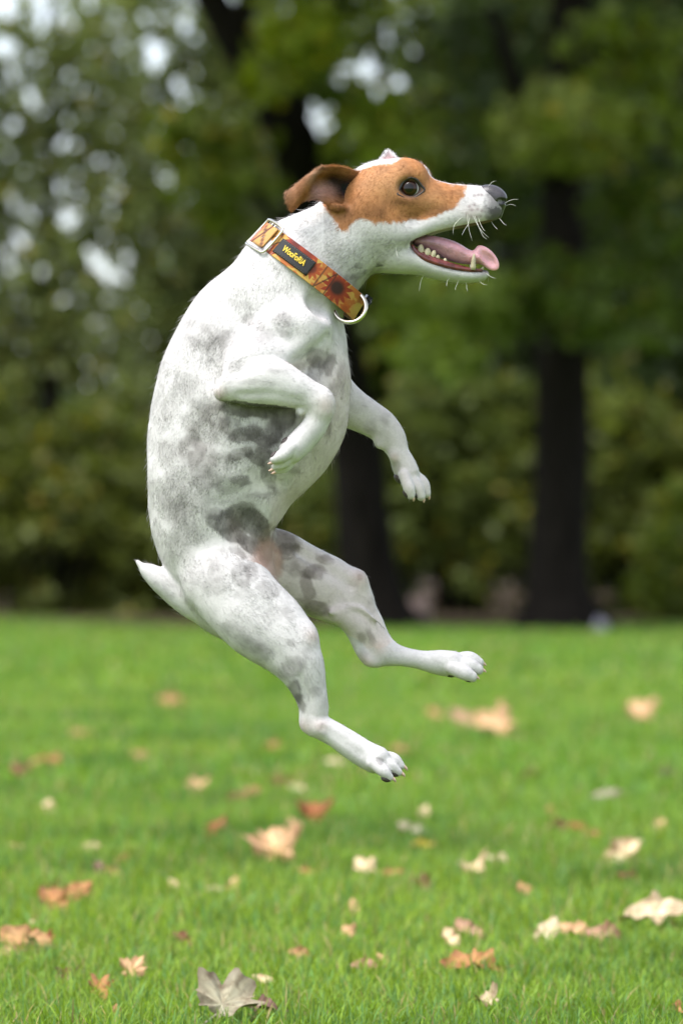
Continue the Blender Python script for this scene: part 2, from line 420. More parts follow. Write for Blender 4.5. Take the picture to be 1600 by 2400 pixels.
DG = [(1025, 60, 34), (1000, 112, 28), (1052, 96, 26), (965, 150, 34), (935, 205, 34), (890, 200, 30), (865, 165, 28), (830, 150, 28), (805, 185, 32)]
P = slab(700, 1200, -80, 330, 56, .5, 3.0, .16, DG)
pts = [far_pt(940, 1440, 56), far_pt(945, 1000, 56), far_pt(960, 500, 56), far_pt(990, 200, 56), far_pt(1010, -60, 56)]; pts[0][2] = -.05
make_tree("park_tree", "slender tree above the dog's nose with one slanting run of sky gaps", (pts[0][0], pts[0][1], 0), (pts, [.14, .12, .10, .07, .03]), [], P, 1, .02, .16, np.array((.075, .10, .022)) * (.6 + .9 * fnoise(P, 1.1, 84))[:, None], group="trees farther back in the park")

# --- dark soil sheet with tree shade painted in, its edge uneven against the turf
nd = Nodes("litter_painted_shade"); nd.set(Roughness=.95); nd.b.inputs['Specular IOR Level'].default_value = .05
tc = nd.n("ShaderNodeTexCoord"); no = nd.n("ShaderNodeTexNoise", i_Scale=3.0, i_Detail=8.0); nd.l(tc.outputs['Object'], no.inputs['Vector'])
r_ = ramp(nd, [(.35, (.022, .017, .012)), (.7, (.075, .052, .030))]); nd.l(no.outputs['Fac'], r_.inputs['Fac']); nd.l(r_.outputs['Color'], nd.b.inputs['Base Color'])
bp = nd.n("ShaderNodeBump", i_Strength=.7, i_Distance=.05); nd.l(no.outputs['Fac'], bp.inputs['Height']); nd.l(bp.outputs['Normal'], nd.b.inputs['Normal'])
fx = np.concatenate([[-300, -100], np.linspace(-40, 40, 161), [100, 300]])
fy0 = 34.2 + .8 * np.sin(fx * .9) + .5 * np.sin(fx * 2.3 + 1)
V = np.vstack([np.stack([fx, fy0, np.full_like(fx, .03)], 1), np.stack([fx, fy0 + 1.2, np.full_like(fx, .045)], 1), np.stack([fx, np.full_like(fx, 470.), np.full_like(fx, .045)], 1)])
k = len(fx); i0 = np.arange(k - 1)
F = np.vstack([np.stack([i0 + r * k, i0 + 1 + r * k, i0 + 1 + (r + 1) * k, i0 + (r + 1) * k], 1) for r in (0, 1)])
tag(link("ground", mesh_np("ground", V, F, nd.m)), "soil and litter sheet coloured dark for the shade under the trees", "ground", kind="structure")

# --- hedges and bushes under the trees
def make_bush(name, label, u, d, top_v, half_u, depth, tint, n, per=60, size=.13, group="bushes under the trees", zlo=.22):
    c = far_pt(u, 1400, d); top = far_pt(u, top_v, d)[2]; hw = half_u * S * d / CAM_D
    root = link(name, None, loc=Vector((c[0], c[1], 0))); root.empty_display_size = .3; tag(root, label, "bush", group)
    th = rt.rand(n) * 2 * math.pi; ph = np.arccos(rt.rand(n)); rr = .55 + .45 * rt.rand(n) ** .4
    P = np.stack([np.sin(ph) * np.cos(th) * hw * rr, np.sin(ph) * np.sin(th) * depth * rr, np.cos(ph) * (top * (1 - zlo)) * rr + top * zlo], 1)
    low = rt.rand(n) < .2; P[low, 2] *= rt.rand(low.sum())
    P[:, 2] *= 1 + .14 * np.sin(P[:, 0] * 2.1 + u) + .12 * np.sin(P[:, 0] * 5.3 + u * 2)
    P += rt.normal(0, .12, P.shape) * [1, 1, .8]; P[:, 2] = np.maximum(P[:, 2], .05)
    V, F, C = leaf_cloud(P, per, .30, size, tint)
    me = mesh_np("foliage", V, F, M_LEAF, False); point_color(me, "tint", C); link("foliage", me, root)
    for k in range(5):
        a = rt.rand() * 6.28; q = np.array([math.cos(a) * hw * .5, math.sin(a) * depth * .5, top * .7])
        v, f = limb_geo([(q[0] * .2, q[1] * .2, -.03), (q[0] * .5, q[1] * .5, top * .35), tuple(q)], [.04, .028, .01], 7, 4)
        link("stem", mesh_np("stem", v, f, M_BARK), root)
    return root
make_bush("bush", "broad olive green bush at the left edge of the lawn", 110, 46, 965, 420, 1.6, (.064, .078, .022), 220)
make_bush("bush", "lower olive bush between the broad left bush and the dog's back", 430, 48, 1000, 320, 1.4, (.052, .066, .022), 170)
make_bush("bush", "soft green bush between the two trunks right of the dog", 1070, 47, 880, 330, 1.5, (.062, .080, .026), 230)
make_bush("bush", "bright yellow green bush right of the upright trunk", 1500, 46, 880, 300, 1.5, (.070, .086, .024), 220)
make_bush("bush", "dark bush standing behind the dog between its back and the leaning trunk", 680, 50, 1080, 240, 1.2, G3, 110)
make_bush("bush", "small round green bush far right by the frame edge", 1640, 41, 1180, 120, .9, (.07, .095, .02), 60)

# --- the wood beyond: one dark mass
n = 1500
x = rt.uniform(-16, 16, n); y = rt.uniform(78, 98, n)
hmax = 5.4 + 1.2 * np.sin(x * .5 + 1) + sstep_(-1, 4, x) * 8.5
z = .3 + rt.rand(n) ** .8 * hmax
V, F, C = leaf_cloud(np.stack([x, y, z], 1), 34, 1.0, .42, (.034, .050, .022))
me = mesh_np("woodland", V, F, M_LEAF, False); point_color(me, "tint", C)
wood = link("woodland", me); tag(wood, "dark far wood closing the view beyond the park trees", "woodland", kind="stuff")
print("trees done")

def lump(name, label, cat, u, v, d, wpx, hpx, col):
    c = far_pt(u, v, d); w = wpx * S * d / CAM_D; h = hpx * S * d / CAM_D
    bm = bmesh.new(); bmesh.ops.create_icosphere(bm, subdivisions=4, radius=1)
    for q in bm.verts:
        k = 1 + .22 * math.sin(q.co.x * 4 + u) * math.cos(q.co.z * 3) + .10 * math.sin(q.co.y * 9 + q.co.z * 7)
        q.co = Vector((q.co.x * w * .5 * k, q.co.y * w * .4 * k, max(q.co.z, -.35) * h * .74 * k + h * .22))
    me = bpy.data.meshes.new(name); bm.to_mesh(me); bm.free()
    for p in me.polygons: p.use_smooth = True
    me.materials.append(simple_mat(name + "_surface", col, .8, .35, 9, .6))
    o = link(name, me, loc=Vector((c[0], c[1], 0))); tag(o, label, cat)
lump("boulder", "pinkish grey boulder beside the foot of the leaning trunk", "boulder", 982, 1462, 39, 56, 78, (.24, .165, .145))
lump("stone", "small pale lilac stone at the foot of the upright trunk's right side", "stone", 1408, 1470, 35.2, 32, 34, (.30, .28, .34))
# ================================================================ fallen leaves on the lawn
rl = np.random.RandomState(5)
LEAF_COL = dict(peach=(.47, .31, .17), cream=(.54, .43, .27), tan=(.33, .20, .09), brown=(.13, .065, .028), rust=(.22, .085, .028), orange=(.32, .165, .065), rose=(.34, .215, .14), red=(.27, .085, .045), mauve=(.19, .115, .095), sage=(.25, .235, .165), pale=(.48, .41, .27), yellow=(.42, .32, .05), dark=(.06, .045, .03))
LEAF_MAT = {}
def leaf_mat(c):
    if c not in LEAF_MAT:
        nd = Nodes("dry_leaf_" + c); nd.set(Roughness=.7); nd.b.inputs['Specular IOR Level'].default_value = .25
        at = nd.n("ShaderNodeAttribute", attribute_name="tint"); tc = nd.n("ShaderNodeTexCoord")
        no = nd.n("ShaderNodeTexNoise", i_Scale=60.0, i_Detail=5.0); nd.l(tc.outputs['Object'], no.inputs['Vector'])
        r = ramp(nd, [(.32, (.42, .34, .28)), (.5, (.85, .82, .78)), (.7, (1.0, 1.0, 1.0))]); nd.l(no.outputs['Fac'], r.inputs['Fac'])
        mx = nd.n("ShaderNodeMix", data_type='RGBA', blend_type='MULTIPLY'); mx.inputs[0].default_value = 1.0
        nd.l(at.outputs['Color'], mx.inputs[6]); nd.l(r.outputs['Color'], mx.inputs[7]); nd.l(mx.outputs[2], nd.b.inputs['Base Color'])
        bp = nd.n("ShaderNodeBump", i_Strength=.4, i_Distance=.002); nd.l(no.outputs['Fac'], bp.inputs['Height']); nd.l(bp.outputs['Normal'], nd.b.inputs['Normal'])
        LEAF_MAT[c] = nd.m
    return LEAF_MAT[c]
def leaf_mesh(size, kind, curl, col):
    """a lobed blade with a raised midrib, curled edges and a stalk; lies along +y, unit size scaled to `size` metres across"""
    lob = {'maple': 5, 'oak': 7, 'oval': 1}[kind]
    NA, NR = 72, 7
    V, C = [], []
    ph = rl.rand() * 6.28
    for i in range(NA):
        a = 2 * math.pi * i / NA
        if kind == 'maple':
            r = .50 * (.56 + .44 * abs(math.cos(2.5 * (a - math.pi / 2))) ** .7) * (1 + .10 * math.sin(14 * a)) * (.72 + .28 * math.sin(a))
        elif kind == 'oak':
            r = (1 + .20 * math.sin(7 * a + .9) + .07 * math.sin(15 * a + 1) + .05 * math.sin(23 * a)) / math.sqrt((math.cos(a) / .30) ** 2 + (math.sin(a) / .54) ** 2)
        else:
            r = (1 + .06 * math.sin(11 * a + ph)) / math.sqrt((math.cos(a) / .27) ** 2 + (math.sin(a) / .53) ** 2)
        for k in range(1, NR + 1):
            q = k / NR; x, y = r * q * math.cos(a), r * q * math.sin(a)
            edge = abs(x) / .5
            z = curl * .42 * (edge ** 1.7) + .10 * curl * math.sin(3.1 * a + ph) * q * q + .05 * math.sin(7 * a + ph) * q - .10 * curl * y
            z += .008 * math.cos(5 * (a - math.pi / 2)) * q
            V.append((x, y, z))
            vein = max(0, 1 - abs(math.sin(2.5 * (a - math.pi / 2))) * 9 * q)
            mid = math.exp(-(x / .022) ** 2) * .45 + .25 * max(0, 1 - abs(math.sin(4.5 * a)) * 8 * q) * (kind == 'oak')
            C.append(np.array(col) * (1.05 - np.array([.30, .38, .40]) * q ** 3 + .12 * vein + mid) * (0.82 + .36 * rl.rand()))
    V.append((0, 0, 0)); C.append(np.array(col)); o = NA * NR
    F = []
    for i in range(NA):
        j = (i + 1) % NA
        F.append([o, i * NR, j * NR])
        for k in range(NR - 1):
            F.append([i * NR + k, i * NR + k + 1, j * NR + k + 1, j * NR + k])
    b = len(V)
    for t in range(6):                                        # stalk
        q = t / 5; cx, cy, cz = .06 * math.sin(q * 2 + ph), -.18 - .62 * q, .02 + .10 * q * q
        for s in range(5):
            th = 6.2832 * s / 5; rr = .018 * (1 - .3 * q)
            V.append((cx + rr * math.cos(th), cy, cz + rr * math.sin(th))); C.append(np.array(col) * .7)
    for t in range(5):
        for s in range(5):
            F.append([b + t * 5 + s, b + t * 5 + (s + 1) % 5, b + (t + 1) * 5 + (s + 1) % 5, b + (t + 1) * 5 + s])
    me = bpy.data.meshes.new("fallen_leaf")
    me.from_pydata([tuple(np.array(v) * size) for v in V], [], F)
    for p in me.polygons: p.use_smooth = True
    point_color(me, "tint", np.clip(np.array(C) * 1.2, .01, .8))
    return me
# place in the drawing, width there, colour, blade, tilt towards the viewer, spin, label
LEAVES = [
 (398, 1654, 64, 'tan', 'oval', 22, 80, "tan leaf far off on the lawn left of the dog's hind leg"),
 (46, 1842, 74, 'brown', 'maple', 26, 30, "dark brown leaf at the left edge, leftmost of three close together"),
 (77, 1820, 44, 'tan', 'oval', 28, 100, "tan leaf in the middle of three at the left edge"),
 (115, 1812, 50, 'orange', 'oval', 26, 70, "orange leaf, rightmost of the three at the left edge"),
 (467, 1878, 66, 'peach', 'maple', 40, 20, "rounded pale peach leaf left of the dog's lower foot, standing up"),
 (640, 1781, 48, 'orange', 'oval', 30, 60, "single orange leaf just below the dog's hock"),
 (587, 1886, 46, 'tan', 'oval', 34, 110, "dull tan leaf between the rounded peach leaf and the dark brown one"),
 (656, 1860, 70, 'brown', 'maple', 24, 200, "dark brown leaf below and left of the lowest foot"),
 (696, 1876, 38, 'pale', 'oval', 30, 40, "little pale leaf touching the right side of a dark brown one"),
 (115, 1919, 44, 'cream', 'oval', 40, 20, "cream leaf alone in the grass near the left edge, above a smaller cream one"),
 (212, 2006, 36, 'cream', 'oval', 46, 100, "tiny bright cream leaf lower right of another cream leaf"),
 (505, 1972, 62, 'red', 'oval', 34, 150, "slanting red brown leaf left of the rust coloured clump"),
 (689, 1966, 50, 'peach', 'oval', 44, 20, "peach leaf leaning against a dark rust leaf"),
 (735, 1942, 96, 'rust', 'maple', 38, 10, "large dark rust leaf curled up above the big peach maple leaf"),
 (648, 2029, 142, 'peach', 'maple', 44, 15, "biggest peach maple leaf, flat lobed, left of centre on the lawn"),
 (716, 2066, 44, 'orange', 'oval', 26, 80, "small orange tan leaf at the right tip of the big peach maple leaf"),
 (232, 2062, 44, 'mauve', 'oval', 50, 10, "dusty mauve leaf standing upright, left of two small tan and orange ones"),
 (265, 2066, 38, 'tan', 'oval', 40, 60, "tan leaf squeezed between a dusty mauve and an orange leaf"),
 (285, 2034, 34, 'orange', 'oval', 40, 120, "tiny orange leaf above a tan and a mauve one"),
 (126, 2146, 96, 'orange', 'oval', 50, 20, "bent orange brown leaf, lower one of the orange pair at left"),
 (174, 2118, 80, 'orange', 'oval', 46, -50, "bright orange leaf slanting down to the right, upper of the pair at left"),
 (94, 2182, 36, 'cream', 'oval', 40, 80, "cream scrap of leaf under the orange pair at left"),
 (116, 2106, 56, 'brown', 'maple', 30, 200, "dark brown leaf behind the orange pair at left"),
 (408, 2092, 30, 'cream', 'oval', 44, 30, "tiny cream leaf alone left of the big peach maple leaf"),
 (500, 2104, 34, 'pale', 'oval', 40, 90, "tiny pale leaf below the big peach maple leaf, left of a peach scrap"),
 (546, 2095, 40, 'peach', 'oval', 40, 160, "tiny peach scrap below the big peach maple leaf"),
 (58, 2236, 116, 'tan', 'oval', 34, 60, "long tan leaf at the left edge near the bottom, touching a dark rust one"),
 (98, 2240, 76, 'rust', 'maple', 30, 30, "dark rust leaf at lower left, right of a long tan leaf"),
 (14, 2260, 56, 'peach', 'oval', 36, 100, "peach leaf cut by the left edge of the frame near the bottom"),
 (308, 2304, 76, 'peach', 'maple', 56, -30, "crumpled peach leaf near the bottom, left of the large grey green leaf"),
 (236, 2345, 70, 'orange', 'oak', 48, 10, "ragged orange leaf at the bottom left below the crumpled peach leaf"),
 (520, 2398, 190, 'sage', 'maple', 30, -34, "large grey green leaf with pale midrib at the bottom edge"),
 (606, 2392, 78, 'mauve', 'oval', 22, 80, "mauve brown leaf at the bottom edge touching the large grey green leaf"),
 (615, 2317, 38, 'cream', 'oval', 36, 70, "small cream leaf just above the mauve brown one at the bottom"),
 (41, 2008, 34, 'peach', 'oval', 40, 70, "tiny peach leaf at the left edge halfway down the lawn"),
 (275, 2394, 36, 'tan', 'oval', 40, 20, "tan scrap of leaf at the bottom edge at left"),
 (786, 1818, 48, 'pale', 'oval', 26, 100, "faint pale leaf directly under the dog's lowest foot"),
 (1014, 1689, 50, 'tan', 'oval', 30, 40, "faint tan leaf far off, leftmost of three under the raised hind foot"),
 (1083, 1707, 66, 'rose', 'oval', 40, 30, "dusty rose leaf far off, middle of three under the raised hind foot"),
 (1172, 1740, 118, 'peach', 'maple', 34, 60, "large blurred peach leaf far off, rightmost of three under the raised hind foot"),
 (1499, 1694, 94, 'peach', 'maple', 34, 20, "blurred peach leaf far off near the right edge"),
 (990, 1937, 42, 'cream', 'oval', 50, -20, "cream leaf right of the dog's foot, upper of two"),
 (963, 1972, 54, 'sage', 'oval', 34, 60, "pale green leaf below and left of a cream one"),
 (989, 2008, 50, 'yellow', 'oval', 20, 80, "single yellow leaf low in the grass right of centre"),
 (1292, 1934, 40, 'tan', 'oval', 34, 10, "faint tan leaf, upper left of the brown chain at right"),
 (1313, 1964, 46, 'brown', 'oval', 34, 80, "brown leaf, left one in the chain of three at right"),
 (1351, 1968, 50, 'rust', 'oval', 36, 40, "rusty leaf, middle one in the chain of three at right"),
 (1388, 1983, 36, 'tan', 'oval', 36, 60, "tan leaf, right end of the chain of three at right"),
 (1542, 1967, 46, 'peach', 'oval', 56, -20, "peach leaf standing on edge by the right frame edge"),
 (859, 2062, 70, 'cream', 'maple', 34, 40, "cream leaf right of the big peach maple leaf, left of a brown scrap"),
 (917, 2069, 42, 'orange', 'oval', 34, 90, "small orange brown scrap touching a cream leaf in the centre"),
 (989, 2095, 56, 'brown', 'oak', 40, 30, "brown torn leaf in the centre of the lower lawn"),
 (1111, 2067, 80, 'cream', 'maple', 38, 30, "bright cream leaf right of centre"),
 (1162, 2039, 46, 'pale', 'oval', 28, 60, "pale leaf just behind the bright cream leaf right of centre"),
 (1456, 2030, 92, 'cream', 'oval', 52, -48, "curled cream peach leaf standing at the right, sloping down to a brown one"),
 (1468, 2078, 42, 'brown', 'oval', 30, 60, "brown scrap under the curled cream peach leaf at right"),
 (828, 2146, 38, 'peach', 'oval', 44, 10, "small peach leaf in the centre, upper of two"),
 (820, 2210, 48, 'peach', 'maple', 48, 40, "small peach leaf in the centre, lower of two"),
 (1098, 2205, 66, 'rose', 'oval', 42, 50, "rose leaf overlapping a cream one, lower right of centre"),
 (1055, 2224, 56, 'cream', 'oval', 36, 30, "cream leaf tucked under the rose one, lower right of centre"),
 (1280, 2212, 80, 'pale', 'oval', 40, -30, "pale leaf at the left of the rosy pair at lower right"),
 (1341, 2207, 68, 'peach', 'oval', 34, 60, "peach leaf joined to a pale one at its left, lower right"),
 (1412, 2220, 78, 'rose', 'oval', 32, 75, "rosy leaf pointing at the big pale leaf by the right edge"),
 (1538, 2174, 140, 'pale', 'oval', 30, 82, "big pale leaf arched over the grass at the right edge"),
 (851, 2289, 58, 'rose', 'oval', 30, 70, "dusty rose leaf in the bottom centre grass"),
 (897, 2273, 40, 'peach', 'oval', 40, 30, "tiny peach leaf beside the dusty rose one in the bottom centre grass"),
 (1106, 2291, 104, 'orange', 'oak', 24, 80, "long orange leaf half sunk in grass, lower right of centre"),
 (1147, 2376, 70, 'pale', 'maple', 30, 40, "pale crumpled leaf at the bottom edge right of centre"),
 (1590, 2386, 40, 'orange', 'oval', 36, 20, "orange scrap in the bottom right corner"),
 (1417, 1896, 66, 'sage', 'oval', 24, 80, "pale grey green leaf at right above the brown chain"),
 (1565, 1845, 60, 'dark', 'maple', 22, 40, "dark leaf at the right edge, higher up the lawn"),
 (560, 1900, 52, 'brown', 'oak', 30, 60, "brown torn leaf between the slanting red leaf and the dull tan one"),
 (330, 1800, 50, 'tan', 'oval', 26, 70, "tan leaf far off on the open grass left of the dog's lower leg"),
 (190, 1740, 44, 'tan', 'oval', 24, 100, "small tan leaf far off at left, above the three at the left edge"),
 (430, 2230, 54, 'brown', 'oak', 34, 30, "brown leaf in the grass left of the two small centre peach leaves"),
 (700, 2260, 50, 'tan', 'oval', 34, 80, "tan leaf in the lower centre grass above the mauve brown one"),
 (160, 2310, 64, 'brown', 'maple', 36, 140, "dark brown leaf at lower left between the crumpled peach and rust leaves"),
 (930, 1790, 46, 'tan', 'oval', 24, 60, "tan leaf far off just right of the dog's lowest foot"),
 (1240, 1850, 44, 'brown', 'oval', 26, 90, "small brown leaf far off at right of centre"),
 (1230, 2110, 50, 'tan', 'oval', 34, 20, "tan leaf right of the bright cream leaf"),
]
for i, (u, v, wpx, c, kind, tilt, spin, lab) in enumerate(LEAVES):
    p, d = ground(u, v + wpx * .10)
    size = wpx * S * d / CAM_D * 1.2
    p.z = float(lawn_z(p.x, p.y)) + .011 + .19 * size
    me = leaf_mesh(size, kind, float(np.clip(rl.normal(.75, .35), .15, 1.3)), LEAF_COL[c]); me.materials.append(leaf_mat(c))
    o = link("fallen_leaf", me, loc=p)
    M = Matrix.Rotation(R(tilt + rl.uniform(-4, 8)), 4, 'X') @ Matrix.Rotation(R(rl.uniform(-12, 12)), 4, 'Y') @ Matrix.Rotation(R(spin), 4, 'Z')
    o.rotation_euler = M.to_euler()
    tag(o, lab, "leaf", "fallen leaves scattered on the lawn")
# ================================================================ the dog
# One continuous body grown from a field of blended limbs, measured in drawing units (u, v, w).

def _cat(pts, n=6):
    P = np.array(pts, float)
    Q = np.vstack([2 * P[0] - P[1], P, 2 * P[-1] - P[-2]])
    out = []
    for i in range(1, len(Q) - 2):
        for t in np.linspace(0, 1, n, endpoint=False):
            a, b, c, d = Q[i - 1], Q[i], Q[i + 1], Q[i + 2]
            out.append(0.5 * (2 * b + (c - a) * t + (2 * a - 5 * b + 4 * c - d) * t * t + (3 * b - a - 3 * c + d) * t ** 3))
    out.append(Q[-2])
    return np.array(out)

class Field:
    def __init__(self, lo, hi, step):
        self.step = step; self.g0 = np.array(lo, float)
        self.gn = np.ceil((np.array(hi, float) - self.g0) / step).astype(int)
        self.F = np.full(self.gn, 80.0, np.float32)
        self.ax = [(self.g0[k] + step * np.arange(self.gn[k])).astype(np.float32) for k in range(3)]
        self.segs = []                       # (a, b, ra, rb, direction, limb) for the fur
    def box(self, lo, hi):
        i0 = np.clip(np.floor((np.array(lo) - self.g0) / self.step).astype(int), 0, self.gn - 2)
        i1 = np.clip(np.ceil((np.array(hi) - self.g0) / self.step).astype(int) + 1, 1, self.gn)
        i1 = np.maximum(i1, i0 + 1)
        sl = tuple(slice(a, b) for a, b in zip(i0, i1))
        return sl, [self.ax[k][sl[k]].reshape([-1 if j == k else 1 for j in range(3)]) for k in range(3)]
    def blend(self, sl, d, k, op):
        a = self.F[sl]
        if op == 'cut':
            h = np.maximum(k - np.abs(a + d), 0) / k
            self.F[sl] = np.maximum(a, -d) + h * h * k * 0.25
        else:
            h = np.maximum(k - np.abs(a - d), 0) / k
            self.F[sl] = np.minimum(a, d) - h * h * k * 0.25
    def chain(self, pts, k=18, op='add', n=6, fur=True, dirn=1, limb='torso'):
        """pts: (u, v, w, r[, b]) with b the half width towards the viewer"""
        pts = [p if len(p) == 5 else (*p, p[3]) for p in pts]
        C = _cat(pts, n); C[:, 3:] = np.maximum(C[:, 3:], 1.0)
        m = C[:, 3:].max() + k + 12
        sl, _ = self.box(C[:, :3].min(0) - m, C[:, :3].max(0) + m)
        T = np.full([s.stop - s.start for s in sl], 80.0, np.float32)
        for A, B in zip(C[:-1], C[1:]):
            mm = max(A[3:].max(), B[3:].max()) + k + 12
            s2, ax = self.box(np.minimum(A[:3], B[:3]) - mm, np.maximum(A[:3], B[:3]) + mm)
            s2 = tuple(slice(max(x.start, y.start), min(x.stop, y.stop)) for x, y in zip(s2, sl))
            ax = [self.ax[j][s2[j]].reshape([-1 if q == j else 1 for q in range(3)]) for j in range(3)]
            ab = B[:3] - A[:3]; L2 = float(ab @ ab) + 1e-6
            t = np.clip(((ax[0] - A[0]) * ab[0] + (ax[1] - A[1]) * ab[1] + (ax[2] - A[2]) * ab[2]) / L2, 0, 1)
            r = A[3] + t * (B[3] - A[3]); bb = A[4] + t * (B[4] - A[4])
            d = np.sqrt((ax[0] - A[0] - t * ab[0]) ** 2 + (ax[1] - A[1] - t * ab[1]) ** 2 + ((ax[2] - A[2] - t * ab[2]) * r / bb) ** 2) - r
            loc = tuple(slice(x.start - y.start, x.stop - y.start) for x, y in zip(s2, sl))
            T[loc] = np.minimum(T[loc], d)
        if fur and op == 'add':
            E = _cat(pts, 2)
            for A, B in zip(E[:-1], E[1:]):
                self.segs.append((A[:3], B[:3], A[3], B[3], dirn, limb))
        self.blend(sl, T, k, op)
    def blob(self, c, r, ang=0.0, k=18, op='add'):
        """ellipsoid, turned by ang degrees in the picture plane"""
        c = np.array(c, float); r = np.array(r, float)
        m = r.max() + k + 12
        sl, ax = self.box(c - m, c + m)
        x, y, z = ax[0] - c[0], ax[1] - c[1], ax[2] - c[2]
        ca, sa = math.cos(R(ang)), math.sin(R(ang))
        X = x * ca + y * sa; Y = -x * sa + y * ca
        k0 = np.sqrt((X / r[0]) ** 2 + (Y / r[1]) ** 2 + (z / r[2]) ** 2)
        k1 = np.sqrt((X / r[0] ** 2) ** 2 + (Y / r[1] ** 2) ** 2 + (z / r[2] ** 2) ** 2) + 1e-6
        self.blend(sl, (k0 * (k0 - 1) / k1).astype(np.float32), k, op)
    def surface(self):
        F = self.F; ins = F < 0
        c = np.zeros([n - 1 for n in F.shape], np.int8)
        for dx in (0, 1):
            for dy in (0, 1):
                for dz in (0, 1):
                    c += ins[dx:dx + c.shape[0], dy:dy + c.shape[1], dz:dz + c.shape[2]]
        I = np.argwhere((c > 0) & (c < 8))
        idx = np.full(c.shape, -1, np.int32); idx[tuple(I.T)] = np.arange(len(I))
        corner = np.array([(x, y, z) for x in (0, 1) for y in (0, 1) for z in (0, 1)])
        val = [F[tuple((I + o).T)] for o in corner]
        acc = np.zeros((len(I), 3)); cnt = np.zeros(len(I))
        for a in range(8):
            for b in range(a + 1, 8):
                if np.abs(corner[a] - corner[b]).sum() != 1: continue
                s = (val[a] < 0) != (val[b] < 0)
                t = np.where(s, val[a] / np.where(s, val[a] - val[b], 1), 0)
                acc += np.where(s[:, None], corner[a] + t[:, None] * (corner[b] - corner[a]), 0); cnt += s
        V = (I + acc / cnt[:, None]) * self.step + self.g0
        Q = []
        for ax in range(3):
            o1, o2 = [j for j in range(3) if j != ax]
            s1 = [slice(None)] * 3; s2 = [slice(None)] * 3
            s1[ax] = slice(0, -1); s2[ax] = slice(1, None)
            ch = ins[tuple(s1)] != ins[tuple(s2)]
            E = np.argwhere(ch)
            ok = (E[:, o1] > 0) & (E[:, o2] > 0) & (E[:, o1] < F.shape[o1] - 1) & (E[:, o2] < F.shape[o2] - 1)
            E = E[ok]
            def at(d1, d2):
                J = E.copy(); J[:, o1] += d1; J[:, o2] += d2
                return idx[tuple(J.T)]
            q = np.stack([at(-1, -1), at(0, -1), at(0, 0), at(-1, 0)], 1)
            flip = ins[tuple(E.T)]
            if ax == 1: flip = ~flip
            q[~flip] = q[~flip][:, ::-1]
            Q.append(q)
        return V, np.vstack(Q)
    def sample(self, p):
        q = (p - self.g0) / self.step
        i = np.clip(np.floor(q).astype(int), 0, self.gn - 2); f = q - i; o = 0
        for dx in (0, 1):
            for dy in (0, 1):
                for dz in (0, 1):
                    wgt = (f[:, 0] if dx else 1 - f[:, 0]) * (f[:, 1] if dy else 1 - f[:, 1]) * (f[:, 2] if dz else 1 - f[:, 2])
                    o = o + wgt * self.F[i[:, 0] + dx, i[:, 1] + dy, i[:, 2] + dz]
        return o
    def normal(self, p, e=3.0):
        g = np.stack([self.sample(p + np.eye(3)[k] * e) - self.sample(p - np.eye(3)[k] * e) for k in range(3)], 1)
        return g / (np.linalg.norm(g, axis=1, keepdims=True) + 1e-9)

D = Field((294, 330, -220), (1212, 1866, 256), 3.0)
# torso: neck, back, rib cage, tucked waist, croup
D.chain([(690, 650, 0, 128, 104), (640, 735, 0, 150, 110), (600, 820, 0, 186, 118), (577, 900, 0, 202, 126), (560, 990, 0, 208, 131),
         (527, 1090, 0, 182, 127), (503, 1180, 0, 153, 114), (502, 1250, 0, 138, 104), (524, 1320, 0, 116, 100), (548, 1390, 0, 106, 104), (580, 1435, 0, 80, 96)], k=20, n=12)
D.blob((606, 932, 0), (215, 240, 132), -6, k=34)
D.chain([(660, 740, 0, 112, 92), (694, 800, 0, 112, 94), (712, 880, 0, 104, 92)], k=30)
D.chain([(640, 1080, 60, 60, 40), (610, 1150, 62, 46, 30), (600, 1200, 58, 40, 30)], k=40, fur=False)    # belly wall
# neck and head
D.chain([(868, 500, 0, 92, 76), (840, 530, 0, 104, 82), (790, 572, 0, 106, 92), (735, 615, 0, 120, 100), (690, 650, 0, 128, 104)], k=24, n=10, limb='neck')
D.blob((893, 455, 0), (104, 80, 82), -14, k=26)                       # skull
D.blob((960, 411, 32), (42, 34, 34), 20, k=34)                        # brow, near
D.blob((970, 408, -32), (42, 34, 34), 20, k=34)                       # brow, far
D.chain([(935, 470, 0, 72, 72), (1000, 478, 0, 61, 55), (1045, 484, 0, 56, 47), (1095, 483, 0, 50, 43), (1130, 480, 0, 44, 38), (1142, 480, 0, 36, 31)], k=18, dirn=-1, limb='head')   # muzzle
D.chain([(925, 552, 40, 22, 22), (965, 545, 40, 20, 20), (1000, 530, 38, 22, 19), (1040, 516, 33, 24, 18), (1090, 504, 27, 27, 22), (1128, 498, 22, 26, 22), (1148, 494, 11, 20, 17)], k=18, fur=False)      # upper lip, near
D.chain([(925, 552, -40, 22, 22), (965, 545, -40, 20, 20), (1000, 530, -38, 22, 19), (1040, 516, -33, 24, 18), (1090, 504, -27, 27, 22), (1128, 498, -22, 26, 22), (1148, 494, -11, 20, 17)], k=18, fur=False)  # upper lip, far
D.chain([(850, 505, 48, 50, 34), (895, 536, 48, 46, 34), (930, 548, 44, 30, 26)], k=36, fur=False)    # cheek
D.chain([(850, 505, -48, 50, 34), (895, 536, -48, 46, 34), (930, 548, -44, 30, 26)], k=36, fur=False)
D.chain([(890, 580, 0, 58, 58), (940, 600, 0, 42, 54), (985, 617, 0, 28, 47), (1035, 635, 0, 21, 42), (1085, 645, 0, 18, 36), (1122, 645, 0, 15, 27), (1136, 642, 0, 10, 18)], k=16, dirn=-1, limb='jaw')   # lower jaw
MOUTH = [(966, 575, 0, 5, 90), (986, 578, 0, 17, 90), (1028, 581, 0, 34, 90), (1080, 580, 0, 46, 90), (1160, 574, 0, 56, 90)]
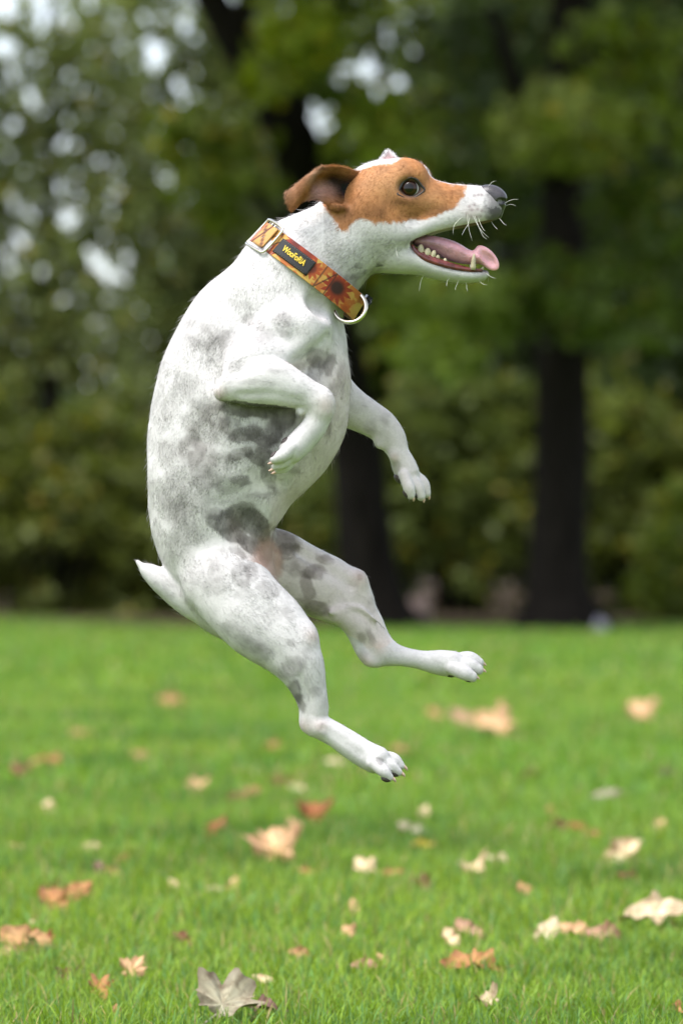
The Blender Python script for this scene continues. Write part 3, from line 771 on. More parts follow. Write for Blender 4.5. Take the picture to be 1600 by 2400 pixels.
D.chain(MOUTH, k=7, op='cut', n=10)                                    # open mouth
D.chain([(985, 598, 0, 8, 24), (1035, 622, 0, 13, 28), (1095, 634, 0, 10, 20)], k=6, op='cut')   # floor of the mouth
D.blob((958, 446, 90), (29, 24, 40), 8, k=12, op='cut')               # eye sockets
D.blob((962, 446, -90), (29, 24, 40), 8, k=12, op='cut')
D.blob((800, 455, 100), (24, 40, 40), -10, k=18, op='cut')            # ear opening
D.blob((788, 492, 82), (22, 10, 12), 8, k=14)                          # notch at the ear's root
# tail
D.chain([(500, 1420, 0, 50), (455, 1413, 4, 37), (415, 1388, 4, 31), (380, 1362, 4, 28), (352, 1342, 2, 20), (334, 1328, 0, 9), (321, 1314, 0, 3)], k=16, limb='tail')
# near hind leg
D.chain([(520, 1362, 66, 84, 56), (590, 1429, 84, 91, 60), (640, 1472, 98, 85, 58), (687, 1530, 112, 65, 50), (708, 1563, 116, 53, 42), (728, 1613, 116, 36, 31), (738, 1652, 114, 27, 24)], k=34, limb='hind')
D.chain([(722, 1600, 116, 30, 26), (738, 1655, 114, 29, 26), (742, 1690, 114, 30, 25), (797, 1725, 114, 28, 25), (844, 1755, 114, 30, 28), (880, 1774, 114, 34, 36)], k=16, limb='hindfoot')
D.chain([(690, 1590, 114, 15), (711, 1648, 112, 11), (717, 1692, 112, 16), (730, 1707, 112, 14)], k=10, limb='hindfoot')
D.blob((722, 1488, 116), (20, 24, 30), -10, k=30)                     # knee cap
D.blob((560, 1400, 100), (90, 60, 40), 40, k=50)                      # thigh muscle
D.blob((600, 1480, 110), (70, 34, 40), 40, k=50)
D.blob((750, 1700, 132), (17, 14, 12), 30, k=18)                      # ankle bone
D.chain([(704, 1585, 160, 4), (719, 1625, 150, 6), (727, 1668, 146, 5)], k=14, op='cut', fur=False)
D.chain([(760, 1700, 148, 3), (800, 1728, 146, 3), (846, 1760, 148, 3)], k=14, op='cut', fur=False)
# far hind leg
D.chain([(600, 1290, -50, 64, 50), (640, 1310, -70, 72, 52), (692, 1340, -92, 76, 52), (757, 1376, -112, 78, 52), (812, 1404, -124, 61, 46), (838, 1434, -126, 48, 40), (860, 1466, -126, 41, 34), (880, 1500, -124, 35, 29), (898, 1526, -122, 31, 26)], k=26, limb='farhind')
D.chain([(876, 1500, -124, 30, 26), (899, 1528, -122, 32, 25), (944, 1540, -120, 25, 23), (994, 1550, -118, 24, 24), (1036, 1555, -116, 29, 29), (1062, 1558, -116, 30, 34)], k=16, limb='farhindfoot')
D.chain([(824, 1470, -112, 16), (843, 1520, -110, 15), (864, 1548, -112, 16), (882, 1553, -116, 14)], k=14, limb='farhindfoot')
D.chain([(846, 1466, -66, 6), (862, 1500, -70, 8), (880, 1528, -80, 4)], k=18, op='cut', fur=False)     # hollow in front of the heel tendon
D.chain([(760, 1440, -50, 10), (810, 1425, -62, 10), (850, 1440, -70, 6)], k=26, op='cut', fur=False)
D.chain([(800, 1440, -90, 26), (842, 1474, -100, 18)], k=34, fur=False)                                   # calf
D.blob((836, 1362, -112), (22, 24, 30), 30, k=26)
# near foreleg
D.chain([(600, 700, 66, 60, 34), (660, 742, 80, 62, 40), (704, 776, 86, 62, 44)], k=44, fur=False)       # blade
D.chain([(706, 772, 92, 66, 46), (650, 812, 116, 73, 54), (590, 858, 142, 58, 48), (548, 906, 162, 35, 33)], k=24, n=14, limb='arm')
D.chain([(531, 926, 166, 20, 22), (560, 916, 170, 36, 32), (598, 908, 174, 51, 38), (636, 904, 176, 55, 40), (684, 918, 176, 43, 34), (718, 931, 174, 35, 30), (748, 949, 172, 34, 31), (752, 966, 172, 31, 29)], k=11, n=10, limb='forearm')
D.chain([(746, 950, 172, 33, 29), (749, 976, 170, 29, 26), (736, 1008, 170, 29, 27), (708, 1040, 170, 29, 30), (686, 1062, 172, 29, 33)], k=10, limb='forepaw')
D.blob((521, 926, 166), (11, 18, 15), -30, k=16)                      # point of the elbow
D.blob((716, 778, 104), (28, 38, 34), 0, k=30)                         # point of the shoulder
D.chain([(668, 848, 208, 6), (612, 862, 217, 7), (566, 884, 210, 4)], k=18, op='cut', fur=False)       # crease above the forearm
D.chain([(566, 936, 206, 4), (640, 934, 217, 5), (704, 948, 208, 4)], k=14, op='cut', fur=False)       # between the forearm bones
D.chain([(450, 760, 130, 12), (478, 830, 142, 18), (500, 890, 150, 14)], k=40, op='cut', fur=False)    # hollow behind the blade
D.blob((706, 972, 176), (10, 9, 12), 0, k=10)                         # carpal pad
D.blob((752, 724, 106), (34, 26, 24), 30, k=26, op='cut')                # hollow between neck and shoulder
D.chain([(700, 858, 150, 10), (740, 836, 132, 12), (770, 800, 110, 8)], k=26, op='cut', fur=False)   # armpit fold
# far foreleg
D.chain([(740, 860, -100, 66, 48), (784, 918, -116, 54, 42), (820, 948, -122, 47, 36), (859, 970, -126, 42, 32), (892, 992, -126, 40, 31), (917, 1021, -124, 36, 29), (935, 1058, -122, 27, 26), (948, 1086, -122, 29, 28), (956, 1104, -122, 29, 30)], k=24, limb='farfore')
D.blob((889, 1036, -114), (13, 14, 12), -20, k=14)
D.blob((924, 1066, -104), (13, 14, 10), -20, k=14)
# relief under the skin: costal arch, flank hollow, groin, thigh and neck muscle
D.chain([(668, 1142, 112, 12), (600, 1160, 138, 14), (535, 1150, 146, 12), (480, 1112, 146, 8)], k=30, op='cut', fur=False)
D.blob((556, 1186, 150), (70, 34, 30), 10, k=34, op='cut')
D.blob((600, 1240, 124), (50, 44, 44), 30, k=40, op='cut')
D.chain([(548, 1300, 168, 5), (600, 1330, 172, 6), (650, 1385, 166, 4)], k=24, op='cut', fur=False)
D.chain([(560, 1452, 178, 6), (620, 1500, 182, 8), (672, 1560, 172, 6)], k=26, op='cut', fur=False)
D.chain([(560, 752, 168, 10), (620, 776, 176, 12), (676, 800, 172, 10)], k=60, op='cut', fur=False)
D.chain([(560, 900, 150, 10), (600, 980, 140, 6)], k=20, op='cut', fur=False)
D.chain([(700, 1290, -44, 6), (760, 1330, -58, 8), (820, 1372, -74, 5)], k=26, op='cut', fur=False)
D.chain([(776, 1436, -66, 4), (836, 1424, -80, 4.5), (880, 1452, -88, 3.5), (912, 1486, -94, 3)], k=12, fur=False)   # cord of the inner leg
for _i in range(5):
    _v = 968 + _i * 36
    D.chain([(452, _v - 6, 134 - _i, 3), (520, _v + 8, 146 - _i, 4), (600, _v + 34, 146 - 2 * _i, 3)], k=15, op='cut', fur=False)   # ribs

# paws: four toes each
PAWS = [  # root, direction to the toe tips, length, direction of the sole, centre w, limb
    ((866, 1767), (0.94, 0.33), 88, (-0.33, 0.94), 114, 'hindfoot'),
    ((1050, 1556), (0.998, 0.04), 88, (0.02, 1.0), -116, 'farhindfoot'),
    ((696, 1051), (-0.64, 0.77), 78, (-0.77, -0.64), 172, 'forepaw'),
    ((950, 1098), (0.66, 0.75), 86, (-0.82, 0.57), -122, 'farfore')]
TOES = []
for (ru, rv), (du, dv), L, (su, sv), wc, lm in PAWS:
    for ow, ln, drop in (((35, 0.76, 25), (13, 0.98, 8), (-12, 1.0, -7), (-33, 0.80, 2)) if lm != 'forepaw' else ((30, 0.82, 14), (11, 0.98, 3), (-11, 1.0, -5), (-28, 0.85, 2))):
        k1 = (ru + du * L * .12 + su * drop * .4, rv + dv * L * .12 + sv * drop * .4, wc + ow * .72)
        k2 = (ru + du * L * ln * .58 + su * (drop - 5), rv + dv * L * ln * .58 + sv * (drop - 5), wc + ow)
        k3 = (ru + du * L * ln * .86 + su * (drop + 4), rv + dv * L * ln * .86 + sv * (drop + 4), wc + ow * .96)
        D.chain([(*k1, 16), (*k2, 16), (*k3, 12)], k=3, limb=lm)
        TOES.append((np.array(k2), np.array(k3), np.array((du, dv, 0.)), np.array((su, sv, 0.))))
print("dog field done")
# ---------------------------------------------------------------- skin, coat colours, fur
BV, BQ = D.surface()
_ed = np.vstack([BQ[:, [0, 1]], BQ[:, [1, 2]], BQ[:, [2, 3]], BQ[:, [3, 0]]])
_deg = np.bincount(_ed.ravel(), minlength=len(BV)).astype(float)[:, None]
for _it in range(3):                                   # relax the net so that no grid steps show
    acc = np.zeros_like(BV)
    for k in range(3):
        acc[:, k] = np.bincount(_ed[:, 0], BV[_ed[:, 1], k], len(BV)) + np.bincount(_ed[:, 1], BV[_ed[:, 0], k], len(BV))
    BV = BV + 0.5 * (acc / _deg - BV)
BN = D.normal(BV, 4.0)
# the skin is not an even shell: muscle bellies, loose folds, small bumps
_am = np.where((BV[:, 0] > 760) & (BV[:, 1] < 700), .35, 1.0)
BV = BV + BN * (((vnoise(BV * [1, .8, 1], 70, 91) - .5) * 7.5 + (vnoise(BV, 30, 92) - .5) * 1.6) * _am)[:, None]
print("body", len(BV), "verts")

SEG_A = np.array([s[0] for s in D.segs]); SEG_B = np.array([s[1] for s in D.segs])
SEG_R = np.array([(s[2], s[3]) for s in D.segs]); SEG_D = np.array([s[4] for s in D.segs])
LIMBS = sorted(set(s[5] for s in D.segs)); SEG_L = np.array([LIMBS.index(s[5]) for s in D.segs])

def nearest_seg(Pt):
    best = np.full(len(Pt), 1e9, np.float32); bi = np.zeros(len(Pt), np.int32)
    Pt = Pt.astype(np.float32)
    for j in range(len(SEG_A)):
        A = SEG_A[j].astype(np.float32); ab = (SEG_B[j] - SEG_A[j]).astype(np.float32)
        t = np.clip((Pt - A) @ ab / (ab @ ab + 1e-6), 0, 1)
        q = Pt - A - t[:, None] * ab
        d = np.sqrt((q * q).sum(1)) / (SEG_R[j, 0] + t * (SEG_R[j, 1] - SEG_R[j, 0]))
        m = d < best
        best[m] = d[m]; bi[m] = j
    return bi

def sstep(a, b, x):
    t = np.clip((x - a) / (b - a), 0, 1)
    return t * t * (3 - 2 * t)

def poly_sd(u, v, poly):
    """signed distance to a polygon, negative inside"""
    poly = np.array(poly, float); d = np.full(len(u), 1e9); ins = np.zeros(len(u), bool)
    for (x0, y0), (x1, y1) in zip(poly, np.roll(poly, -1, 0)):
        ex, ey = x1 - x0, y1 - y0
        t = np.clip(((u - x0) * ex + (v - y0) * ey) / (ex * ex + ey * ey), 0, 1)
        d = np.minimum(d, (u - x0 - t * ex) ** 2 + (v - y0 - t * ey) ** 2)
        c = (y0 > v) != (y1 > v)
        ins ^= c & (u < (x1 - x0) * (v - y0) / np.where(y1 == y0, 1e-9, y1 - y0) + x0)
    d = np.sqrt(d)
    return np.where(ins, -d, d)

TORSO, ARM, HIND, FARH, FARF, NECK = ('torso', 'neck'), ('arm', 'torso'), ('hind', 'torso', 'hindfoot'), ('farhind', 'torso', 'farhindfoot'), ('farfore',), ('neck', 'torso', 'jaw', 'head')
# pigment spots under the white hair: centre, half axes, turn, strength, limbs they lie on
SPOTS = [(470, 790, 50, 34, 20, .45, TORSO), (511, 811, 26, 45, 0, .5, TORSO + ARM), (529, 800, 45, 18, -20, .45, ARM), (596, 758, 28, 18, 20, .5, ARM), (664, 758, 24, 18, 0, .5, ARM),
    (668, 790, 17, 12, 30, .55, ARM), (621, 793, 26, 20, 10, .45, ARM), (571, 718, 42, 10, 10, .3, ARM), (678, 711, 22, 8, 0, .3, TORSO), (746, 842, 28, 24, 30, .62, TORSO + ARM), (739, 876, 18, 38, 20, .62, TORSO),
    (771, 856, 14, 26, 10, .6, TORSO), (800, 890, 12, 42, 8, .45, TORSO), (775, 925, 12, 30, 10, .5, TORSO), (550, 868, 26, 11, -25, .4, ('arm', 'forearm')), (643, 870, 32, 15, 15, .35, ('forearm',)), (600, 905, 60, 7, 4, .25, ('forearm',)),
    (443, 904, 34, 32, 0, .35, TORSO), (479, 954, 34, 22, 20, .4, TORSO), (514, 972, 38, 30, 20, .55, TORSO), (586, 966, 74, 17, 8, .95, TORSO), (640, 960, 40, 14, -8, .9, TORSO), (668, 986, 30, 32, 0, .9, TORSO), (545, 1000, 28, 24, 20, .66, TORSO), (580, 1020, 46, 17, -8, .88, TORSO), (610, 1032, 40, 16, 22, .9, TORSO), (642, 1014, 22, 32, 0, .86, TORSO),
    (486, 1018, 40, 42, 30, .52, TORSO), (457, 993, 30, 24, 0, .4, TORSO), (454, 1061, 34, 42, 10, .6, TORSO), (480, 1086, 36, 40, -30, .6, TORSO),
    (520, 1082, 34, 20, 10, .55, TORSO), (566, 1068, 30, 14, -14, .78, TORSO), (600, 1080, 26, 12, 26, .84, TORSO), (622, 1066, 24, 15, 30, .78, TORSO), (629, 1118, 15, 38, -24, .75, TORSO), (496, 1122, 44, 26, 0, .45, TORSO), (569, 1129, 28, 11, 10, .82, TORSO),
    (535, 1135, 40, 20, -10, .5, TORSO), (407, 1168, 34, 36, 0, .42, TORSO), (418, 1200, 28, 34, 0, .4, TORSO), (586, 1166, 66, 9, -8, .5, TORSO), (471, 1164, 42, 38, 0, .4, TORSO), (700, 1060, 24, 16, 30, .5, TORSO), (690, 1100, 18, 10, 20, .45, TORSO), (770, 1010, 10, 26, 10, .45, TORSO), (395, 1060, 22, 34, 0, .3, TORSO), (400, 960, 20, 40, 10, .25, TORSO), (420, 1120, 26, 26, 0, .36, TORSO), (450, 1260, 30, 24, 0, .35, TORSO),
    (740, 1000, 14, 40, 20, .45, TORSO), (716, 1040, 16, 12, 0, .6, TORSO), (760, 960, 14, 22, 10, .4, TORSO),
    (550, 1214, 46, 30, -14, .96, TORSO + HIND + FARH), (515, 1226, 34, 22, 30, .8, TORSO + HIND), (594, 1226, 40, 32, 24, .97, TORSO + HIND + FARH), (566, 1190, 34, 14, -10, .85, TORSO), (545, 1252, 46, 18, 26, .88, TORSO + HIND + FARH), (612, 1258, 24, 34, 0, .94, TORSO + FARH),
    (582, 1276, 34, 15, 34, .82, TORSO + HIND + FARH), (500, 1206, 24, 14, 0, .55, TORSO + HIND), (560, 1296, 24, 10, 30, .6, HIND), (622, 1300, 18, 26, 0, .8, TORSO + FARH),
    (426, 1282, 34, 34, 0, .32, TORSO + HIND), (434, 1220, 32, 36, 0, .36, TORSO), (514, 1316, 30, 22, -30, .5, HIND), (514, 1347, 20, 15, 0, .48, HIND), (568, 1346, 24, 34, -20, .62, HIND), (593, 1340, 16, 24, -20, .62, HIND),
    (576, 1389, 22, 13, 0, .42, HIND), (629, 1380, 26, 22, 30, .6, HIND), (644, 1437, 24, 16, 0, .34, HIND), (675, 1440, 14, 17, 0, .34, HIND), (507, 1373, 30, 20, 0, .36, HIND), (465, 1350, 30, 26, 0, .28, HIND), (560, 1479, 36, 20, 30, .38, HIND),
    (591, 1502, 42, 18, 25, .46, HIND), (621, 1528, 20, 26, 0, .44, HIND), (683, 1504, 10, 10, 0, .42, HIND), (687, 1558, 32, 22, -20, .55, HIND), (721, 1523, 12, 16, 0, .3, HIND), (694, 1616, 14, 26, -20, .85, HIND), (708, 1642, 11, 24, -16, .8, HIND),
    (740, 1617, 14, 10, 0, .4, HIND), (660, 1575, 30, 12, 30, .4, HIND), (885, 1779, 12, 7, 45, .65, ('hindfoot',)), (805, 1718, 20, 6, 30, .2, ('hindfoot',)),
    (659, 1266, 46, 32, 20, .78, FARH), (676, 1290, 24, 22, 0, .7, FARH), (763, 1310, 24, 14, 14, .6, FARH), (696, 1330, 50, 22, 20, .62, FARH), (737, 1341, 26, 20, 0, .6, FARH), (718, 1376, 18, 34, -10, .6, FARH), (741, 1425, 30, 20, 0, .66, FARH),
    (700, 1418, 24, 20, 0, .5, FARH), (874, 1417, 14, 18, 0, .3, FARH), (846, 1496, 10, 16, 0, .42, FARH), (870, 1494, 10, 22, -20, .5, FARH), (851, 1536, 10, 14, 0, .3, FARH), (842, 1352, 8, 8, 0, .5, FARH),
    (831, 944, 26, 15, 20, .3, FARF), (902, 977, 12, 18, 0, .3, FARF), (868, 996, 16, 15, 0, .36, FARF), (930, 1090, 10, 12, 0, .4, FARF),
    (842, 626, 13, 8, 0, .75, NECK), (890, 625, 9, 5, 0, .75, NECK), (862, 643, 42, 9, -10, .75, NECK), (820, 655, 20, 10, 0, .5, NECK)]
BROWN = [(810, 412), (850, 402), (890, 388), (930, 380), (950, 355), (990, 355), (1004, 392), (1014, 414), (1030, 428), (1060, 436), (1096, 436), (1090, 458), (1074, 480), (1058, 498), (1020, 512), (972, 520),
         (920, 528), (880, 536), (858, 524), (836, 522), (818, 548), (802, 552), (784, 524), (768, 500), (756, 488), (760, 440), (790, 405)]
_mc = _cat(MOUTH, 10)
def mouth_d(Pt):
    best = np.full(len(Pt), 1e9)
    for a in _mc:
        best = np.minimum(best, np.hypot(Pt[:, 0] - a[0], Pt[:, 1] - a[1]) - a[3])
    return best

def coat(Pt, Nn, limb):
    """colour of hair and skin at a point; returns rgb, pigment 0..1, bare 0..1 (no fur), brown 0..1"""
    n = len(Pt)
    wp = Pt + np.stack([fnoise(Pt, 44, 1) - .5, fnoise(Pt, 44, 2) - .5, np.zeros(n)], 1) * 17 + np.stack([fnoise(Pt, 13, 3) - .5, fnoise(Pt, 13, 4) - .5, np.zeros(n)], 1) * 12
    white = np.array([.585, .56, .553]); C = np.tile(white, (n, 1))
    C *= (0.93 + 0.12 * fnoise(Pt, 30, 5))[:, None]
    inner = np.zeros(n)
    for lm, lo in (('farhind', .55), ('farfore', .25)):
        inner = np.maximum(inner, (limb == LIMBS.index(lm)) * sstep(0.0, .8, Nn[:, 2]) * lo)
    inner = np.maximum(inner, (np.isin(limb, [LIMBS.index('torso')])) * sstep(.15, .7, Nn[:, 0]) * sstep(760, 900, Pt[:, 1]) * .55)
    C = C + inner[:, None] * (np.array([.60, .49, .45]) - C)
    pig = np.zeros(n)
    for (u, v, a, b, ang, s, lm) in SPOTS:
        ok = np.isin(limb, [LIMBS.index(q) for q in lm if q in LIMBS]) & (Pt[:, 2] > -190)
        ca, sa = math.cos(R(ang)), math.sin(R(ang))
        x, y = wp[:, 0] - u, wp[:, 1] - v
        near = (np.abs(x) < 120) & (np.abs(y) < 120) & ok & (Nn[:, 2] > -0.35)
        if not near.any(): continue
        e = np.sqrt(((x[near] * ca + y[near] * sa) / a) ** 2 + ((-x[near] * sa + y[near] * ca) / b) ** 2)
        soft = 0.38 if s < .6 else 0.2
        pig[near] = 1 - (1 - pig[near]) * (1 - s * sstep(1 + soft, 1 - soft, e))
    mott = sstep(.30, .62, fnoise(Pt, 24, 6)); pig = np.where(pig < .8, pig * (.55 + .5 * mott), pig * (.86 + .14 * mott))
    # the side turned away: loose patches of the same kind
    away = (Nn[:, 2] < -.2) & np.isin(limb, [LIMBS.index(q) for q in ('torso', 'farhind', 'farfore')])
    pig = np.where(away, .55 * sstep(.52, .64, fnoise(Pt, 90, 9)), pig)
    belly = np.clip(inner * 1.6 + sstep(560, 640, Pt[:, 0]) * sstep(1130, 1230, Pt[:, 1]) * sstep(1330, 1280, Pt[:, 1]) * .5 + .25 * sstep(930, 1000, Pt[:, 1]) * sstep(1130, 1060, Pt[:, 1]), 0, 1)
    dark = np.array([.205, .190, .182])[None] * (1 - belly[:, None]) + np.array([.155, .118, .098])[None] * belly[:, None]
    dark = dark * (1 - .36 * sstep(.7, .97, pig))[:, None] * (.8 + .4 * fnoise(Pt, 16, 8))[:, None]
    C = C + pig[:, None] * (dark - C)
    # groin: thin pink-brown skin
    g = sstep(1.25, .7, np.sqrt(((wp[:, 0] - 628) / 36) ** 2 + ((wp[:, 1] - 1322) / 62) ** 2)) * (Pt[:, 2] > -140) * np.isin(limb, [LIMBS.index(q) for q in ('torso', 'farhind')])
    C = C + (g * .8)[:, None] * (np.array([.36, .22, .17]) - C)
    # bony points where the skin shows pink
    for (u, v, r, w0) in ((520, 930, 16, 140), (735, 1488, 18, 90), (712, 1700, 20, 90), (752, 1696, 16, 110), (858, 1556, 22, -200), (890, 1520, 18, -200), (846, 1352, 20, -200), (926, 1068, 10, -200), (768, 960, 24, 120)):
        f = np.exp(-(((Pt[:, 0] - u) / r) ** 2 + ((Pt[:, 1] - v) / r) ** 2)) * (Pt[:, 2] > w0) * (np.sign(Pt[:, 2]) == (1 if w0 > 0 else -1)) * .32
        C = C + f[:, None] * (np.array([.56, .36, .30]) - C)
    # ---- head
    hd = (Pt[:, 0] > 740) & (Pt[:, 1] < 700) & np.isin(limb, [LIMBS.index(q) for q in ('head', 'neck', 'jaw')])
    hp = Pt + np.stack([fnoise(Pt, 22, 11) - .5, fnoise(Pt, 22, 12) - .5, np.zeros(n)], 1) * 18 + np.stack([fnoise(Pt, 7, 13) - .5, fnoise(Pt, 7, 14) - .5, np.zeros(n)], 1) * 12
    sd = poly_sd(hp[:, 0], hp[:, 1], BROWN)
    br = sstep(4, -5, sd) * hd
    blaze = sstep(17, 10, np.abs(hp[:, 2])) * (Nn[:, 1] < -.25) * (Pt[:, 0] < 1060)
    br = br * (1 - blaze)
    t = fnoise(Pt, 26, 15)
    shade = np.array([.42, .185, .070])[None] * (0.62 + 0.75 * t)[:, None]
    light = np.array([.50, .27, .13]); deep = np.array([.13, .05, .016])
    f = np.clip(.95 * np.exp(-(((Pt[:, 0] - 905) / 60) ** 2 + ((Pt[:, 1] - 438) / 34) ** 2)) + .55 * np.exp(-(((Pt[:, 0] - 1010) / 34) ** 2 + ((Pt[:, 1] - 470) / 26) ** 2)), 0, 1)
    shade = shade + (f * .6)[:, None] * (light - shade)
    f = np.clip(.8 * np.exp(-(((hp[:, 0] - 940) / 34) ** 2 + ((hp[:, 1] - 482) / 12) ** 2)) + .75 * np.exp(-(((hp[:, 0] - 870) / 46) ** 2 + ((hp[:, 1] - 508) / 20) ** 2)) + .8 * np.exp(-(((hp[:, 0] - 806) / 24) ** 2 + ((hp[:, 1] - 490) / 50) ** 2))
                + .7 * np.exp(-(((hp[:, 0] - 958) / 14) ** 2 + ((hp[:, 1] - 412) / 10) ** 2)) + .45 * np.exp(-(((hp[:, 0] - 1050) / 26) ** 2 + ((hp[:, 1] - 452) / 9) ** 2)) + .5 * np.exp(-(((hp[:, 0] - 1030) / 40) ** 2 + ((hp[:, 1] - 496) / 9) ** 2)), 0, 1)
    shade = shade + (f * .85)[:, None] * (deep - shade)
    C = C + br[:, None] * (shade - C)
    # eye rims, muzzle: dark leather towards the nose and lips, spotted whisker bed
    e = np.exp(-(((Pt[:, 0] - 961) / 37) ** 2 + ((Pt[:, 1] - 447) / 29) ** 2) * 1.15) * hd * (Pt[:, 1] < 560)
    C = C + (np.clip(e * 2.6 - .72, 0, 1))[:, None] * (np.array([.035, .022, .02]) - C)
    ns = np.clip(sstep(1122, 1152, hp[:, 0] - (hp[:, 1] - 440) * .12), 0, 1) * sstep(528, 500, hp[:, 1] - 4) * hd
    C = C + (ns * .80)[:, None] * (np.array([.13, .115, .125]) - C)
    lipd = sstep(1128, 1150, hp[:, 0] + (hp[:, 1] - 500) * .3) * (hp[:, 1] > 488) * (hp[:, 1] < 545) * hd
    C = C + (lipd * .8)[:, None] * (np.array([.06, .05, .055]) - C)
    for (u, v) in ((1104, 495), (1117, 494), (1127, 497), (1102, 511), (1115, 512), (1111, 461), (1119, 459), (1127, 459), (1109, 483), (1098, 487), (1092, 505), (1124, 510)):
        f = np.exp(-(((Pt[:, 0] - u) / 3.6) ** 2 + ((Pt[:, 1] - v) / 3.6) ** 2)) * hd * .75
        C = C + f[:, None] * (np.array([.16, .11, .11]) - C)
    pk = np.exp(-(((Pt[:, 0] - 1105) / 26) ** 2 + ((Pt[:, 1] - 505) / 22) ** 2)) * hd * .35
    C = C + pk[:, None] * (np.array([.56, .42, .42]) - C)
    # mouth lining and lips
    md = mouth_d(Pt); inmouth = (md < 3.5) & hd & (Pt[:, 0] > 955)
    lin = sstep(3.5, 1.0, md) * hd * (Pt[:, 0] > 955)
    C = C + lin[:, None] * (np.array([.085, .028, .03]) - C)
    rim = np.exp(-((md - 4) / 4.0) ** 2) * hd * (Pt[:, 0] > 960) * (Pt[:, 1] > 575)
    C = C + (rim * .8)[:, None] * (np.array([.05, .03, .03]) - C)
    chin = sstep(1088, 1130, hp[:, 0]) * sstep(652, 640, hp[:, 1]) * (Pt[:, 1] > 600) * hd
    C = C + (chin * .85)[:, None] * (np.array([.05, .042, .042]) - C)
    bare = np.clip(lin + (e > .42) + (ns > .97) * 1.0 + g * .7, 0, 1)
    return np.clip(C, .01, .85), pig, bare, br

B_SEG = nearest_seg(BV); B_LIMB = SEG_L[B_SEG]
BC, B_PIG, B_BARE, B_BR = coat(BV, BN, B_LIMB)
_sd = (SEG_B - SEG_A)[B_SEG]; _sd /= np.linalg.norm(_sd, axis=1, keepdims=True) + 1e-6
_st = fnoise(BV - .82 * (BV * _sd).sum(1, keepdims=True) * _sd, 10, 95)          # the lie of the hair shows as faint streaks
BC = np.clip(BC * (.93 + .14 * _st)[:, None], .01, .85)
DOG_O = P3(640, 1822, 0)                                # below the body, level with the lowest paw
def dogspace(A):
    A = np.asarray(A, float)
    return np.stack([(A[:, 0] - 800) * S - DOG_O.x, -A[:, 2] * S - DOG_O.y, (2500 - A[:, 1]) * S - DOG_O.z], 1)
def dn(A):
    return np.stack([A[:, 0], -A[:, 2], -A[:, 1]], 1)

def coat_mat(name, rough, strand=False):
    nd = Nodes(name); nd.set(Roughness=rough); nd.b.inputs['Specular IOR Level'].default_value = 0.25
    at = nd.n("ShaderNodeAttribute", attribute_name="coat")
    tc = nd.n("ShaderNodeTexCoord")
    no = nd.n("ShaderNodeTexNoise", i_Scale=420.0, i_Detail=3.0); nd.l(tc.outputs['Object'], no.inputs['Vector'])
    r = ramp(nd, [(0.3, (.90, .90, .90)), (0.7, (1, 1, 1))]); nd.l(no.outputs['Fac'], r.inputs['Fac'])
    mx = nd.n("ShaderNodeMix", data_type='RGBA', blend_type='MULTIPLY'); mx.inputs[0].default_value = 1.0
    nd.l(at.outputs['Color'], mx.inputs[6]); nd.l(r.outputs['Color'], mx.inputs[7]); nd.l(mx.outputs[2], nd.b.inputs['Base Color'])
    if strand:
        an = nd.n("ShaderNodeAttribute", attribute_name="skin_normal"); nd.l(an.outputs['Vector'], nd.b.inputs['Normal'])
        tl = nd.n("ShaderNodeBsdfTranslucent"); nd.l(mx.outputs[2], tl.inputs['Color'])
        ms = nd.n("ShaderNodeMixShader"); ms.inputs[0].default_value = .45
        nd.l(nd.b.outputs[0], ms.inputs[1]); nd.l(tl.outputs[0], ms.inputs[2]); nd.l(ms.outputs[0], nd.t.nodes["Material Output"].inputs['Surface'])
    else:
        bp = nd.n("ShaderNodeBump", i_Strength=.25, i_Distance=.0006); nd.l(no.outputs['Fac'], bp.inputs['Height']); nd.l(bp.outputs['Normal'], nd.b.inputs['Normal'])
    return nd.m
M_SKIN = coat_mat("short_coat", .62)
M_FUR = coat_mat("fur_strands", .6, True)

dog = link("dog", None, loc=DOG_O)
dog.empty_display_size = .1
tag(dog, "white terrier with brown head and grey spots leaping in mid air above the lawn", "dog")
bme = mesh_np("body", dogspace(BV), BQ, M_SKIN); point_color(bme, "coat", BC)
body = link("body", bme, dog)

